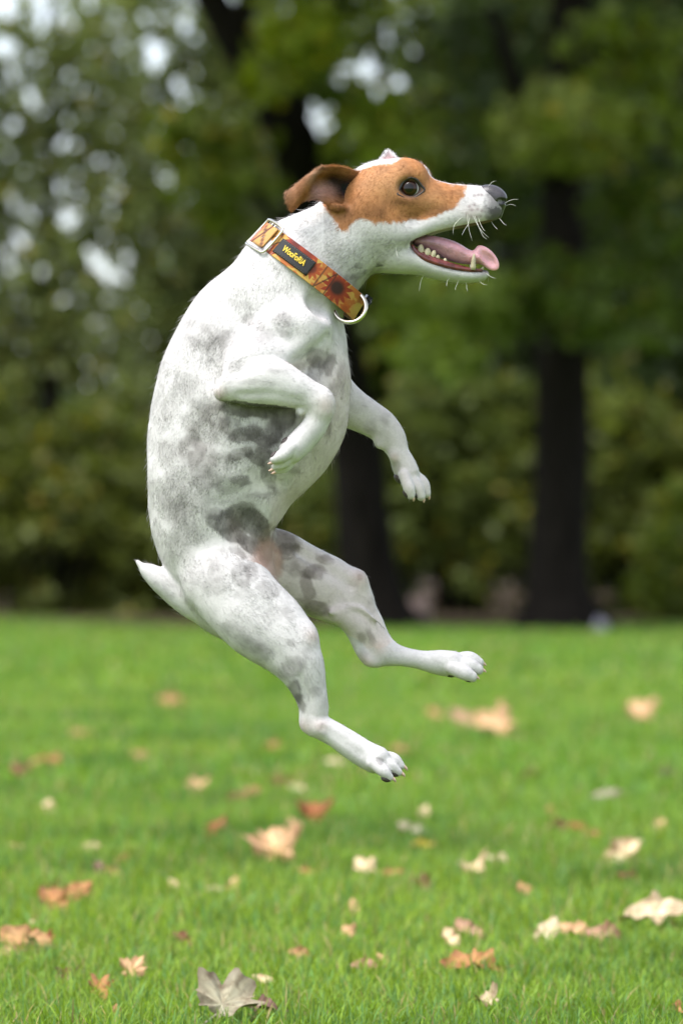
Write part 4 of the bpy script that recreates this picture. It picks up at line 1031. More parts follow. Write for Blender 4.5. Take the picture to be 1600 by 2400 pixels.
def make_fur(count, seed=3):
    rs = np.random.RandomState(seed)
    tri = np.vstack([BQ[:, [0, 1, 2]], BQ[:, [0, 2, 3]]])
    a, b, c = BV[tri[:, 0]], BV[tri[:, 1]], BV[tri[:, 2]]
    ar = np.linalg.norm(np.cross(b - a, c - a), axis=1)
    nz = BN[tri[:, 0], 2]
    ar = ar * np.where(nz > -.35, 1.0, .35)             # the far flank needs fewer strands
    ar = ar * (1 + 1.2 * (BV[tri[:, 0], 0] > 760) * (BV[tri[:, 0], 1] < 700))
    ti = rs.choice(len(tri), count, p=ar / ar.sum())
    r1, r2 = rs.rand(count), rs.rand(count); fl = r1 + r2 > 1; r1[fl] = 1 - r1[fl]; r2[fl] = 1 - r2[fl]
    Pt = a[ti] + r1[:, None] * (b - a)[ti] + r2[:, None] * (c - a)[ti]
    vi = tri[ti, 0]
    keep = rs.rand(count) > B_BARE[vi] * 1.3
    Pt, vi = Pt[keep], vi[keep]; n = len(Pt)
    Nn = BN[vi]; sg = B_SEG[vi]; lm = B_LIMB[vi]
    dr = (SEG_B - SEG_A)[sg] * SEG_D[sg][:, None]
    # on the rib cage and shoulder the hair sweeps back and down, towards the belly a little forward
    dr = dr / (np.linalg.norm(dr, axis=1, keepdims=True) + 1e-6)
    tw = np.stack([vnoise(Pt, 60, 21) - .5, vnoise(Pt, 60, 22) - .5, vnoise(Pt, 60, 23) - .5], 1) * np.where(np.isin(lm, [LIMBS.index(q) for q in ('torso', 'neck', 'head')]), .9, .35)[:, None]
    dr = dr + tw + rs.normal(0, .16, (n, 3))
    dr = dr - (dr * Nn).sum(1, keepdims=True) * Nn
    dr /= np.linalg.norm(dr, axis=1, keepdims=True) + 1e-6
    L = np.full(n, 13.0)
    for nm, ln in (('head', 7), ('neck', 15), ('jaw', 8), ('hindfoot', 6), ('farhindfoot', 6), ('forepaw', 6), ('forearm', 8), ('farfore', 7), ('tail', 15), ('hind', 10), ('farhind', 7), ('arm', 11)):
        L[lm == LIMBS.index(nm)] = ln
    hd = (Pt[:, 0] > 800) & (Pt[:, 1] < 560); L[hd] = 7.5
    L *= .6 * np.clip(rs.normal(1, .25, n), .5, 1.9)
    lift = np.clip(rs.normal(.038, .02, n), .008, .2)
    edge = fnoise(Pt, 40, 31) > .62
    L = np.where(edge, L * 1.2, L); lift = np.where(edge, lift * 1.2, lift)
    guard = rs.rand(n) < .03                            # a few longer hairs stand off the coat
    L = np.where(guard, L * 1.9 + 3, L); lift = np.where(guard, .20 + .3 * rs.rand(n), lift)
    side = np.cross(dr, Nn); roll = np.where(guard, rs.normal(0, .9, n), rs.normal(0, .22, n))[:, None]
    side = side * np.cos(roll) + Nn * np.sin(roll)
    wd = (.38 * np.clip(rs.normal(1, .2, n), .5, 1.5))[:, None]
    root = Pt - Nn * 1.0
    mid = Pt + dr * (L * .5)[:, None] + Nn * (L * .5 * lift)[:, None]
    tip = Pt + dr * L[:, None] + Nn * (L * lift * 1.15)[:, None]
    V = np.empty((n, 5, 3)); V[:, 0] = root - side * wd; V[:, 1] = root + side * wd; V[:, 2] = mid - side * wd * .8; V[:, 3] = mid + side * wd * .8; V[:, 4] = tip
    base = np.arange(n)[:, None] * 5
    F = np.vstack([base + [0, 1, 3], base + [0, 3, 2], base + [2, 3, 4]])
    C = BC[vi] * np.clip(rs.normal(1.0, .025, n), .6, 1.3)[:, None]
    pg = B_PIG[vi]                                       # white hairs growing over dark skin
    wht = (rs.rand(n) < .24 * (pg > .05) * (1 - .55 * (pg > .75)))
    C[wht] = C[wht] + (.15 + .4 * rs.rand(wht.sum()))[:, None] * (np.array([.45, .44, .43]) - C[wht])
    dk = B_BR[vi] > .4
    C[dk] *= np.clip(rs.normal(1.0, .20, dk.sum()), .4, 1.7)[:, None]
    C = np.clip(C, .01, .85)
    me = mesh_np("fur", dogspace(V.reshape(-1, 3)), F, M_FUR)
    point_color(me, "coat", np.repeat(C, 5, 0))
    NN = np.repeat(Nn + rs.normal(0, .03, (n, 3)), 5, 0); NN /= np.linalg.norm(NN, axis=1, keepdims=True)
    at = me.attributes.new("skin_normal", 'FLOAT_VECTOR', 'POINT')      # strands are lit like the skin they lie on
    at.data.foreach_set("vector", dn(NN).astype(np.float32).ravel())
    return me
fur = link("fur", make_fur(210000), body)
tag(fur, kind="stuff")
# ---------------------------------------------------------------- eyes, ears, nose, mouth, paws
def hit(u, v, side=1):
    """w of the first skin met from the viewer's side (or from the far side)"""
    ws = np.arange(250, -215, -1.0) if side > 0 else np.arange(-215, 250, 1.0)
    f = D.sample(np.stack([np.full(len(ws), u), np.full(len(ws), v), ws], 1))
    i = np.argmax(f < 0)
    return ws[i] if (f < 0).any() else 0.0

def tube_mesh(name, pts, rad, mat, sides=8, n=6, flat=None):
    """a bent tapering rod; pts in drawing units"""
    C = _cat([(*p, r) for p, r in zip(pts, rad)], n)
    P = C[:, :3]; rr = np.maximum(C[:, 3], .05)
    T = np.gradient(P, axis=0); T /= np.linalg.norm(T, axis=1, keepdims=True) + 1e-9
    up = np.array([0, 0, 1.0]) if abs(T[0][2]) < .9 else np.array([1.0, 0, 0])
    V = []
    for p, t, r in zip(P, T, rr):
        a = np.cross(t, up); a /= np.linalg.norm(a) + 1e-9; b = np.cross(t, a); up = -b if np.dot(-b, up) > 0 else b
        for k in range(sides):
            th = 2 * math.pi * k / sides
            V.append(p + a * math.cos(th) * r + b * math.sin(th) * r)
    F = []
    m = len(P)
    for i in range(m - 1):
        for k in range(sides):
            F.append((i * sides + k, i * sides + (k + 1) % sides, (i + 1) * sides + (k + 1) % sides, (i + 1) * sides + k))
    V = np.array(V)
    V = np.vstack([V, P[0], P[-1]])
    F = [list(f) for f in F]
    me = bpy.data.meshes.new(name)
    caps = [[len(V) - 2, (k + 1) % sides, k] for k in range(sides)] + [[len(V) - 1, (m - 1) * sides + k, (m - 1) * sides + (k + 1) % sides] for k in range(sides)]
    me.from_pydata([tuple(x) for x in dogspace(V)], [], F + caps)
    for p in me.polygons: p.use_smooth = True
    me.materials.append(mat); me.update()
    bm = bmesh.new(); bm.from_mesh(me); bmesh.ops.recalc_face_normals(bm, faces=bm.faces); bm.to_mesh(me); bm.free()
    return me

def ball_mesh(name, c, r, mat, seg=32, rings=20, ang=0.0):
    bm = bmesh.new(); bmesh.ops.create_uvsphere(bm, u_segments=seg, v_segments=rings, radius=1)
    ca, sa = math.cos(R(ang)), math.sin(R(ang))
    V = []
    for v in bm.verts:
        x, y, z = v.co.x * r[0], v.co.y * r[1], v.co.z * r[2]
        v.co = Vector(dogspace([(c[0] + x * ca - y * sa, c[1] + x * sa + y * ca, c[2] + z)])[0])
    bmesh.ops.recalc_face_normals(bm, faces=bm.faces)
    me = bpy.data.meshes.new(name); bm.to_mesh(me); bm.free()
    for p in me.polygons: p.use_smooth = True
    me.materials.append(mat)
    return me

def small_field_mesh(name, fld, mat, relax=3, color=None):
    V, Q = fld.surface()
    e = np.vstack([Q[:, [0, 1]], Q[:, [1, 2]], Q[:, [2, 3]], Q[:, [3, 0]]]); dg = np.bincount(e.ravel(), minlength=len(V)).astype(float)[:, None]
    for _ in range(relax):
        acc = np.stack([np.bincount(e[:, 0], V[e[:, 1], k], len(V)) + np.bincount(e[:, 1], V[e[:, 0], k], len(V)) for k in range(3)], 1)
        V = V + .5 * (acc / dg - V)
    me = mesh_np(name, dogspace(V), Q, mat)
    if color is not None: point_color(me, "coat", color(V))
    return me

# eyes: white ball with a brown iris and black pupil, wet surface
def eye_mat(cu, cv):
    nd = Nodes("wet_eye"); nd.set(Roughness=.04); nd.b.inputs['Specular IOR Level'].default_value = .28
    nd.b.inputs['Coat Weight'].default_value = .15; nd.b.inputs['Coat Roughness'].default_value = .02
    tc = nd.n("ShaderNodeTexCoord"); c = dogspace([(cu, cv, 0)])[0]
    sp = nd.n("ShaderNodeSeparateXYZ"); nd.l(tc.outputs['Object'], sp.inputs[0])
    dx = nd.n("ShaderNodeMath", operation='SUBTRACT'); nd.l(sp.outputs['X'], dx.inputs[0]); dx.inputs[1].default_value = c[0]
    dz = nd.n("ShaderNodeMath", operation='SUBTRACT'); nd.l(sp.outputs['Z'], dz.inputs[0]); dz.inputs[1].default_value = c[2]
    cb = nd.n("ShaderNodeCombineXYZ"); nd.l(dx.outputs[0], cb.inputs[0]); nd.l(dz.outputs[0], cb.inputs[1])
    ln = nd.n("ShaderNodeVectorMath", operation='LENGTH'); nd.l(cb.outputs[0], ln.inputs[0])
    sc = nd.n("ShaderNodeMath", operation='DIVIDE'); nd.l(ln.outputs['Value'], sc.inputs[0]); sc.inputs[1].default_value = 27 * S
    r = ramp(nd, [(0.0, (.004, .003, .003)), (.36, (.006, .004, .003)), (.44, (.030, .011, .005)), (.64, (.020, .008, .004)), (.70, (.010, .006, .005)), (.77, (.50, .46, .46)), (1.0, (.38, .32, .31))])
    nd.l(sc.outputs[0], r.inputs['Fac']); nd.l(r.outputs['Color'], nd.b.inputs['Base Color'])
    return nd.m
M_LID = simple_mat("dark_lid", (.018, .013, .012), .38, .3, 300)
for side, (eu, ev) in ((1, (958, 447)), (-1, (962, 447))):
    ew = 44 * side
    eye = link("eye", ball_mesh("eye", (eu, ev, ew), (26, 26, 25), eye_mat(eu - 1.0, ev - 1.0), 40, 28), dog)
    lid = []
    for (u, v) in ((931, 461), (937, 447), (946, 432), (959, 424), (972, 428), (982, 440), (989, 450), (979, 460), (964, 468), (948, 468), (931, 461)):
        u = 958 + (u - 958) * 1.10; v = 447 + (v - 447) * 1.08
        rr = math.hypot(u - 958, v - 447)
        ball = 44 + math.sqrt(max(26.5 ** 2 - rr * rr, 4))
        lid.append((u + (eu - 958), v, side * max(ball, abs(hit(u + (eu - 958), v, side)) - 1.5)))
    link("eyelid", tube_mesh("eyelid", lid, [3.0, 3.4, 4.0, 4.2, 4.0, 3.8, 3.4, 2.6, 2.4, 2.4, 3.0], M_LID, 10, 5), eye)

# nose leather
nf = Field((1100, 410, -50), (1205, 530, 50), 1.3)
nf.blob((1154, 460, 0), (32, 25, 27), 12, k=6)
nf.blob((1166, 468, 13), (20, 19, 17), 10, k=10); nf.blob((1166, 468, -13), (20, 19, 17), 10, k=10)
nf.blob((1138, 456, 0), (26, 20, 24), 4, k=16)
nf.chain([(1174, 484, 0, 9, 12), (1168, 504, 0, 8, 12)], k=10)
for sd_ in (1, -1):
    nf.chain([(1183, 472, 8 * sd_, 6), (1176, 471, 17 * sd_, 7.5), (1170, 473, 28 * sd_, 6)], k=4, op='cut')
    nf.chain([(1166, 479, 30 * sd_, 4), (1152, 476, 30 * sd_, 3), (1142, 469, 28 * sd_, 2.5)], k=4, op='cut')
nf.chain([(1190, 468, 0, 2), (1182, 500, 0, 2.5)], k=3, op='cut')
nd = Nodes("nose_leather"); nd.set(Roughness=.36); tc = nd.n("ShaderNodeTexCoord")
vo = nd.n("ShaderNodeTexVoronoi", i_Scale=900.0); nd.l(tc.outputs['Object'], vo.inputs['Vector'])
r_ = ramp(nd, [(0.0, (.055, .048, .055)), (.8, (.028, .024, .027))]); nd.l(vo.outputs['Distance'], r_.inputs['Fac']); nd.l(r_.outputs['Color'], nd.b.inputs['Base Color'])
bp = nd.n("ShaderNodeBump", i_Strength=.35, i_Distance=.0004, invert=True); nd.l(vo.outputs['Distance'], bp.inputs['Height']); nd.l(bp.outputs['Normal'], nd.b.inputs['Normal'])
link("nose", small_field_mesh("nose", nf, nd.m, 2), dog)

# tongue
tf = Field((960, 520, -60), (1200, 680, 60), 1.6)
tf.chain([(975, 566, 0, 10, 26), (1010, 570, 0, 21, 30), (1056, 586, 0, 25, 30), (1092, 600, 0, 19, 27), (1120, 604, 4, 14, 24)], k=6)
tf.blob((1140, 605, 12), (37, 19, 8), 47, k=12)
tf.blob((1144, 608, 25), (30, 13, 13), 47, k=5, op='cut')
tf.chain([(1010, 546, 4, 5), (1060, 560, 6, 5), (1104, 578, 6, 5)], k=14, op='cut')
tf.chain([(1000, 588, 42, 10), (1056, 602, 42, 10), (1092, 612, 40, 8)], k=16, op='cut')
nd = Nodes("wet_tongue"); nd.set(Roughness=.30); nd.b.inputs['Subsurface Weight'].default_value = .25; nd.b.inputs['Subsurface Radius'].default_value = (.004, .0015, .0012); nd.b.inputs['Subsurface Scale'].default_value = 1.0
tc = nd.n("ShaderNodeTexCoord"); no = nd.n("ShaderNodeTexNoise", i_Scale=420.0, i_Detail=4.0); nd.l(tc.outputs['Object'], no.inputs['Vector'])
at_ = nd.n("ShaderNodeAttribute", attribute_name="coat"); nd.l(at_.outputs['Color'], nd.b.inputs['Base Color'])
bp = nd.n("ShaderNodeBump", i_Strength=.6, i_Distance=.0012); nd.l(no.outputs['Fac'], bp.inputs['Height']); nd.l(bp.outputs['Normal'], nd.b.inputs['Normal'])
def tongue_col(V):
    t = sstep(1000, 1130, V[:, 0])[:, None]
    c = (1 - t) * np.array([.34, .17, .21]) + t * np.array([.60, .31, .34])
    c = c * (.7 + .6 * fnoise(V, 14, 41))[:, None]
    return c * (1 - .35 * np.exp(-((V[:, 2] - 4) / 6) ** 2) * (V[:, 0] < 1110))[:, None]
link("tongue", small_field_mesh("tongue", tf, nd.m, 3, tongue_col), dog)

# gum, lip and teeth of the lower jaw
M_GUM = simple_mat("wet_gum", (.12, .028, .025), .22, .75, 110, .3)
M_TOOTH = simple_mat("tooth_enamel", (.40, .35, .22), .3, .3, 120)
for sd_ in (1, -1):
    link("lip", tube_mesh("lip", [(965, 577, 40 * sd_), (975, 594, 43 * sd_), (996, 609, 43 * sd_), (1030, 621, 40 * sd_), (1062, 629, 37 * sd_), (1098, 634, 31 * sd_), (1128, 635, 20 * sd_)], [3, 5.5, 6.5, 6, 5.5, 5, 3.5], M_GUM, 10, 6), dog)
    link("gum", tube_mesh("gum", [(972, 586, 32 * sd_), (990, 602, 34 * sd_), (1025, 616, 33 * sd_), (1062, 628, 31 * sd_), (1110, 637, 24 * sd_)], [5, 10, 9.5, 9, 6], M_GUM, 10, 5), dog)
    for (u, v, tu, tv, w, r) in ((985, 597, 986, 570, 33, 8.5), (999, 601, 1002, 576, 34, 8.5), (1012, 606, 1016, 586, 34, 6.5), (1023, 610, 1027, 597, 33, 5.5), (1041, 617, 1043, 604, 32, 5), (1106, 634, 1109, 591, 31, 6.4), (1126, 636, 1130, 624, 10, 3.2), (1127, 636, 1132, 625, 3, 3.2)):
        b = np.array((u, v, w * sd_)); t = np.array((tu + 1.5 * math.sin(u), tv + (5 if u < 1060 else 3) + 2.5 * math.sin(u * 1.7), (w + 1.0) * sd_))
        f = (1, 1.0, .72, .30) if u < 1060 else (1, .92, .6, .25)
        link("tooth", tube_mesh("tooth", [b, b + (t - b) * .45, b + (t - b) * .8, t], [r * q for q in f], M_TOOTH, 10, 3), dog)

# ears: soft folded leather
def ear_mesh(name, rows, cols, thick):
    """rows of control points (u, v, w); cols: colour per control point"""
    A = np.array([[(*p, *c) for p, c in zip(r, cr)] for r, cr in zip(rows, cols)], float)
    A = np.array([_cat(r, 7) for r in A])
    A = np.array([_cat(A[:, j], 7) for j in range(A.shape[1])]).transpose(1, 0, 2)
    nr, nc = A.shape[:2]; P = A[..., :3]; C = np.clip(A[..., 3:], .01, .8)
    du = np.gradient(P, axis=0); dv = np.gradient(P, axis=1)
    N = np.cross(du.reshape(-1, 3), dv.reshape(-1, 3)); N /= np.linalg.norm(N, axis=1, keepdims=True) + 1e-9; N = N.reshape(P.shape)
    ii, jj = np.meshgrid(np.linspace(0, 1, nr), np.linspace(0, 1, nc), indexing='ij')
    th = (thick + 2) * np.clip(np.minimum(np.minimum(jj, 1 - jj) * 6, (1 - ii) * 7), .18, 1)[..., None]
    V = np.vstack([(P + N * th * .5).reshape(-1, 3), (P - N * th * .5).reshape(-1, 3)])
    F = []
    n = nr * nc
    for i in range(nr - 1):
        for j in range(nc - 1):
            q = [i * nc + j, i * nc + j + 1, (i + 1) * nc + j + 1, (i + 1) * nc + j]
            F.append(q); F.append([x + n for x in q[::-1]])
    rim = [(0, j) for j in range(nc)] + [(i, nc - 1) for i in range(1, nr)] + [(nr - 1, j) for j in range(nc - 2, -1, -1)] + [(i, 0) for i in range(nr - 2, 0, -1)]
    for a, b in zip(rim, rim[1:] + rim[:1]):
        x, y = a[0] * nc + a[1], b[0] * nc + b[1]
        F.append([y, x, x + n, y + n])
    CC = np.vstack([C.reshape(-1, 3)] * 2)
    CC = CC * (.85 + .3 * fnoise(V, 9, 51))[:, None]
    me = mesh_np(name, dogspace(V), np.array(F), M_SKIN); point_color(me, "coat", CC)
    bm = bmesh.new(); bm.from_mesh(me); bmesh.ops.recalc_face_normals(bm, faces=bm.faces); bm.to_mesh(me); bm.free()
    NN_ = np.vstack([N.reshape(-1, 3), -N.reshape(-1, 3)]); TT_ = np.vstack([du.reshape(-1, 3)] * 2)
    return me, V, CC, NN_, TT_
rust, tan, deep, pinkE, pale = (.34, .145, .052), (.38, .19, .095), (.05, .02, .009), (.42, .23, .19), (.44, .25, .15)
near_ear, EV, EC, EN, ET = ear_mesh("ear",
    [[(846, 408, 40), (838, 430, 40), (830, 462, 44), (820, 500, 50)],
     [(810, 399, 76), (802, 426, 58), (796, 458, 56), (790, 498, 78)],
     [(780, 397, 92), (772, 424, 70), (768, 452, 72), (766, 486, 92)],
     [(762, 402, 108), (744, 422, 98), (734, 450, 98), (742, 476, 104)],
     [(752, 403, 120), (732, 426, 122), (719, 456, 122), (711, 482, 118)],
     [(724, 424, 118), (712, 440, 124), (702, 466, 124), (697, 493, 120)],
     [(675, 458, 100), (673, 468, 104), (677, 484, 106), (685, 504, 106)]],
    [[rust, deep, deep, rust], [rust, deep, deep, rust], [rust, deep, pinkE, rust], [tan, rust, pinkE, pinkE], [pale, pale, rust, rust], [pale, tan, tan, rust], [pale, pale, tan, rust]], 8)
def ear_fuzz(V, C, N, T, count, ln, seed):
    rs = np.random.RandomState(seed); i = rs.randint(0, len(V), count)
    p = V[i] + rs.normal(0, 1.6, (count, 3)); n = N[i]; t = T[i] / (np.linalg.norm(T[i], axis=1, keepdims=True) + 1e-9) + rs.normal(0, .25, (count, 3))
    t /= np.linalg.norm(t, axis=1, keepdims=True); L = (ln * np.clip(rs.normal(1, .3, count), .4, 2))[:, None]; sd = np.cross(t, n) * .4
    q = np.stack([p - sd, p + sd, p + t * L + n * L * .16], 1).reshape(-1, 3)
    me = mesh_np("fuzz", dogspace(q), np.arange(count * 3).reshape(-1, 3), M_FUR)
    point_color(me, "coat", np.repeat(np.clip(C[i] * np.clip(rs.normal(1.05, .2, count), .4, 1.8)[:, None], .01, .8), 3, 0))
    at = me.attributes.new("skin_normal", 'FLOAT_VECTOR', 'POINT'); at.data.foreach_set("vector", dn(np.repeat(n, 3, 0)).astype(np.float32).ravel())
    return me
ear1 = link("ear", near_ear, dog)
tag(link("fuzz", ear_fuzz(EV, EC, EN, ET, 16000, 7, 5), ear1), kind="stuff")
wE, pE = (.72, .70, .70), (.55, .40, .40)
far_ear, FV, FC, FN, FT = ear_mesh("ear",
    [[(874, 392, -40), (896, 392, -44), (926, 388, -44), (950, 380, -38)],
     [(886, 370, -52), (902, 366, -60), (922, 367, -58), (942, 371, -48)],
     [(903, 352, -64), (909, 348, -70), (916, 353, -68), (928, 362, -60)],
     [(892, 362, -92), (903, 364, -98), (918, 368, -96), (930, 372, -88)],
     [(884, 398, -112), (898, 408, -118), (914, 410, -116), (930, 402, -108)]],
    [[wE, pE, pE, wE], [wE, pE, pE, wE], [wE, wE, wE, wE], [wE, wE, wE, wE], [wE, wE, wE, wE]], 7)
ear2 = link("ear", far_ear, dog)
tag(link("fuzz", ear_fuzz(FV, FC, FN, FT, 5000, 6, 6), ear2), kind="stuff")

# claws and pads
M_CLAW = simple_mat("claw_horn", (.50, .34, .26), .4, .2, 200)
M_PAD = simple_mat("pad_leather", (.045, .032, .03), .6, .4, 420, .5)
for (k2, k3, du_, su_) in TOES:
    c0 = k3 + du_ * 6 - su_ * 1; c1 = k3 + du_ * 13 + su_ * 2; c2 = k3 + du_ * 18 + su_ * 6
    link("claw", tube_mesh("claw", [c0, c1, c2], [4.2, 3.4, .8], M_CLAW, 8, 3), dog)
    pc = k2 * .35 + k3 * .65 + su_ * 9.5
    link("toe_pad", ball_mesh("toe_pad", pc, (12, 7.5, 9), M_PAD, 16, 10, math.degrees(math.atan2(du_[1], du_[0]))), dog)
for (ru, rv), (du_, dv_), L_, (su_, sv_), wc, lm in PAWS:
    c = (ru + du_ * L_ * .10 + su_ * 25, rv + dv_ * L_ * .10 + sv_ * 25, wc)
    link("paw_pad", ball_mesh("paw_pad", c, (14, 9, 19), M_PAD, 20, 12, math.degrees(math.atan2(dv_, du_))), dog)

# whiskers
M_WHISK = simple_mat("whisker_hair", (.70, .69, .62), .4, .05)
WH = [((1085, 510), (1070, 522), (1061, 536), (1059, 554)), ((1093, 500), (1094, 522), (1097, 545), (1104, 570)), ((1106, 508), (1116, 530), (1128, 548), (1142, 562)), ((1110, 508), (1118, 532), (1128, 556), (1138, 566)),
      ((1118, 512), (1124, 530), (1130, 542), (1134, 546)), ((1099, 512), (1094, 530), (1085, 545), (1080, 556)), ((992, 645), (986, 658), (983, 672), (981, 684)), ((1053, 652), (1047, 660), (1045, 668), (1045, 674)),
      ((1074, 657), (1070, 666), (1066, 676), (1065, 682)), ((1180, 478), (1190, 473), (1200, 470), (1212, 470)), ((1178, 486), (1190, 480), (1198, 480), (1207, 484)), ((1143, 438), (1148, 432), (1154, 428), (1161, 427)),
      ((928, 578), (927, 590), (929, 600), (931, 610)), ((1120, 656), (1126, 664), (1132, 668), (1140, 670)), ((1090, 660), (1092, 670), (1092, 678), (1094, 684)), ((1168, 512), (1174, 520), (1178, 526), (1184, 530)), ((1150, 520), (1154, 528), (1158, 534), (1164, 540)), ((1136, 640), (1146, 648), (1152, 652), (1160, 654))]
for i, w4 in enumerate(WH):
    w0 = min(hit(*w4[0]) if hit(*w4[0]) else 20, 60)
    pts = [(p[0], p[1], w0 - 2 + k * 7) for k, p in enumerate(w4)]
    link("whisker", tube_mesh("whisker", pts, [.45, .42, .34, .15], M_WHISK, 5, 4), dog)
# ================================================================ collar
CC_ = np.array([726., 636., 0.]); CD = np.array([.795, .607, 0.]); CQ = np.array([.607, -.795, 0.]); CW = np.array([0, 0, 1.])
CA, CB, CH = 145., 114., 29.5
def cpt(th, t, out=0.0):
    """a place on the collar: th round the neck (0 at the nape, 90 facing the viewer), t across the strap"""
    e = -CD * math.cos(th) * CA + CW * math.sin(th) * CB
    n = -CD * math.cos(th) / CA + CW * math.sin(th) / CB; n /= np.linalg.norm(n)
    return CC_ + e + n * (out + t * -.10) + CQ * t
_ths = np.linspace(0, 2 * math.pi, 2001)
_xy = np.stack([-np.cos(_ths) * CA, np.sin(_ths) * CB], 1)
_arc = np.concatenate([[0], np.cumsum(np.linalg.norm(np.diff(_xy, axis=0), axis=1))])
def th_of_x(x):
    """angle on the near half for a distance x along the strap as the viewer sees it, from the nape end"""
    return math.acos(max(-1, min(1, (CA - x) / CA)))
collar = link("dog_collar", None, loc=P3(726, 740, 0)); collar.empty_display_size = .05
CO = np.array(P3(726, 740, 0))
def cspace(A):
    A = np.atleast_2d(np.asarray(A, float))
    return np.stack([(A[:, 0] - 800) * S - CO[0], -A[:, 2] * S - CO[1], (2500 - A[:, 1]) * S - CO[2]], 1)
tag(collar, "yellow and red flower print collar with black name patch round the terrier's neck", "collar")

nT, nA = 640, 40
ths = np.linspace(0, 2 * math.pi, nT, endpoint=False); ts = np.linspace(-CH, CH, nA)
TH, TT = np.meshgrid(ths, ts, indexing='ij')
outer = np.array([[cpt(a, t, 2.5) for t in ts] for a in ths]).reshape(-1, 3)
inner = np.array([[cpt(a, t, -2.5) for t in ts] for a in ths]).reshape(-1, 3)
idx = np.arange(nT * nA).reshape(nT, nA); nx = np.roll(idx, -1, 0); n_ = nT * nA
F = [np.stack([idx[:, :-1], nx[:, :-1], nx[:, 1:], idx[:, 1:]], -1).reshape(-1, 4)]
F.append(F[0][:, ::-1] + n_)
for c in (0, nA - 1):
    F.append(np.stack([idx[:, c], nx[:, c], nx[:, c] + n_, idx[:, c] + n_], -1))
# printed cloth: sunflowers on yellow
sx = CA - np.cos(TH) * CA; sx = np.where(np.sin(TH) >= 0, sx, 2 * CA + (2 * CA - sx)).ravel(); st = TT.ravel()
pp = np.stack([sx, st, np.zeros_like(sx)], 1)
col = np.tile(np.array([.78, .42, .10]), (len(sx), 1))
k = fnoise(pp, 30, 61)[:, None]; col = col + sstep(.42, .62, k) * (np.array([.80, .58, .12]) - col)
k = fnoise(pp, 16, 62)[:, None]; col = col + sstep(.50, .60, k) * .85 * (np.array([.62, .17, .03]) - col)
FLW = [(150, 2, 25, 11, (.50, .10, .015), (.20, .035, .012)), (222, 3, 37, 13, (.42, .055, .012), (.05, .012, .008)), (88, 32, 34, 12, (.40, .04, .02), (.18, .02, .01)), (40, -34, 30, 10, (.50, .10, .02), (.3, .05, .01)), (262, -22, 14, 6, (.62, .16, .02), (.55, .12, .02)), (122, 26, 26, 12, (.45, .06, .015), (.3, .04, .01))]
for q in range(5): FLW.append((330 + q * 52, (-1) ** q * 12, 28, 11, (.46, .08, .015), (.08, .02, .01)))
for (fs, ft, fr, npet, c1, c2) in FLW:
    dx, dy = sx - fs, st - ft; rr = np.hypot(dx, dy); an = np.arctan2(dy, dx)
    saw = np.abs(((an / (2 * math.pi) * npet) % 1) - .5) * 2
    lim = fr * (.62 + .45 * saw)
    m = sstep(lim + 1.2, lim - 1.2, rr)[:, None]
    cc = np.array(c1) * (.75 + .5 * fnoise(pp, 8, 63))[:, None]
    cc = cc + sstep(fr * .62, fr * .28, rr)[:, None] * (np.array(c2) - cc)
    col = col + m * (cc - col)
for (x0, t0, x1, t1) in ((30, -30, 62, 20), (18, 10, 30, -30), (48, 26, 20, -8), (205, 31, 205, -31), (176, 31, 176, -31), (176, -31, 205, 31)):   # drawn lines and stitched seams
    ex, ey = x1 - x0, t1 - t0; tq = np.clip(((sx - x0) * ex + (st - t0) * ey) / (ex * ex + ey * ey), 0, 1)
    dd = np.hypot(sx - x0 - tq * ex, st - t0 - tq * ey)
    col = col + (sstep(2.2, .9, dd) * .8)[:, None] * (np.array([.05, .02, .012]) - col)
nd = Nodes("printed_webbing"); nd.set(Roughness=.75)
at_ = nd.n("ShaderNodeAttribute", attribute_name="print"); nd.l(at_.outputs['Color'], nd.b.inputs['Base Color'])
tc = nd.n("ShaderNodeTexCoord"); wv = nd.n("ShaderNodeTexWave", i_Scale=380.0, i_Distortion=.4); wv.bands_direction = 'DIAGONAL'; nd.l(tc.outputs['Object'], wv.inputs['Vector'])
bp = nd.n("ShaderNodeBump", i_Strength=.35, i_Distance=.0004); nd.l(wv.outputs['Fac'], bp.inputs['Height']); nd.l(bp.outputs['Normal'], nd.b.inputs['Normal'])
me = mesh_np("strap", cspace(np.vstack([outer, inner])), np.vstack(F), nd.m)
col = col * np.array([.60, .50, .50])
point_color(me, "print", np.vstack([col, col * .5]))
bm = bmesh.new(); bm.from_mesh(me); bmesh.ops.recalc_face_normals(bm, faces=bm.faces); bm.to_mesh(me); bm.free()
strap = link("strap", me, collar)

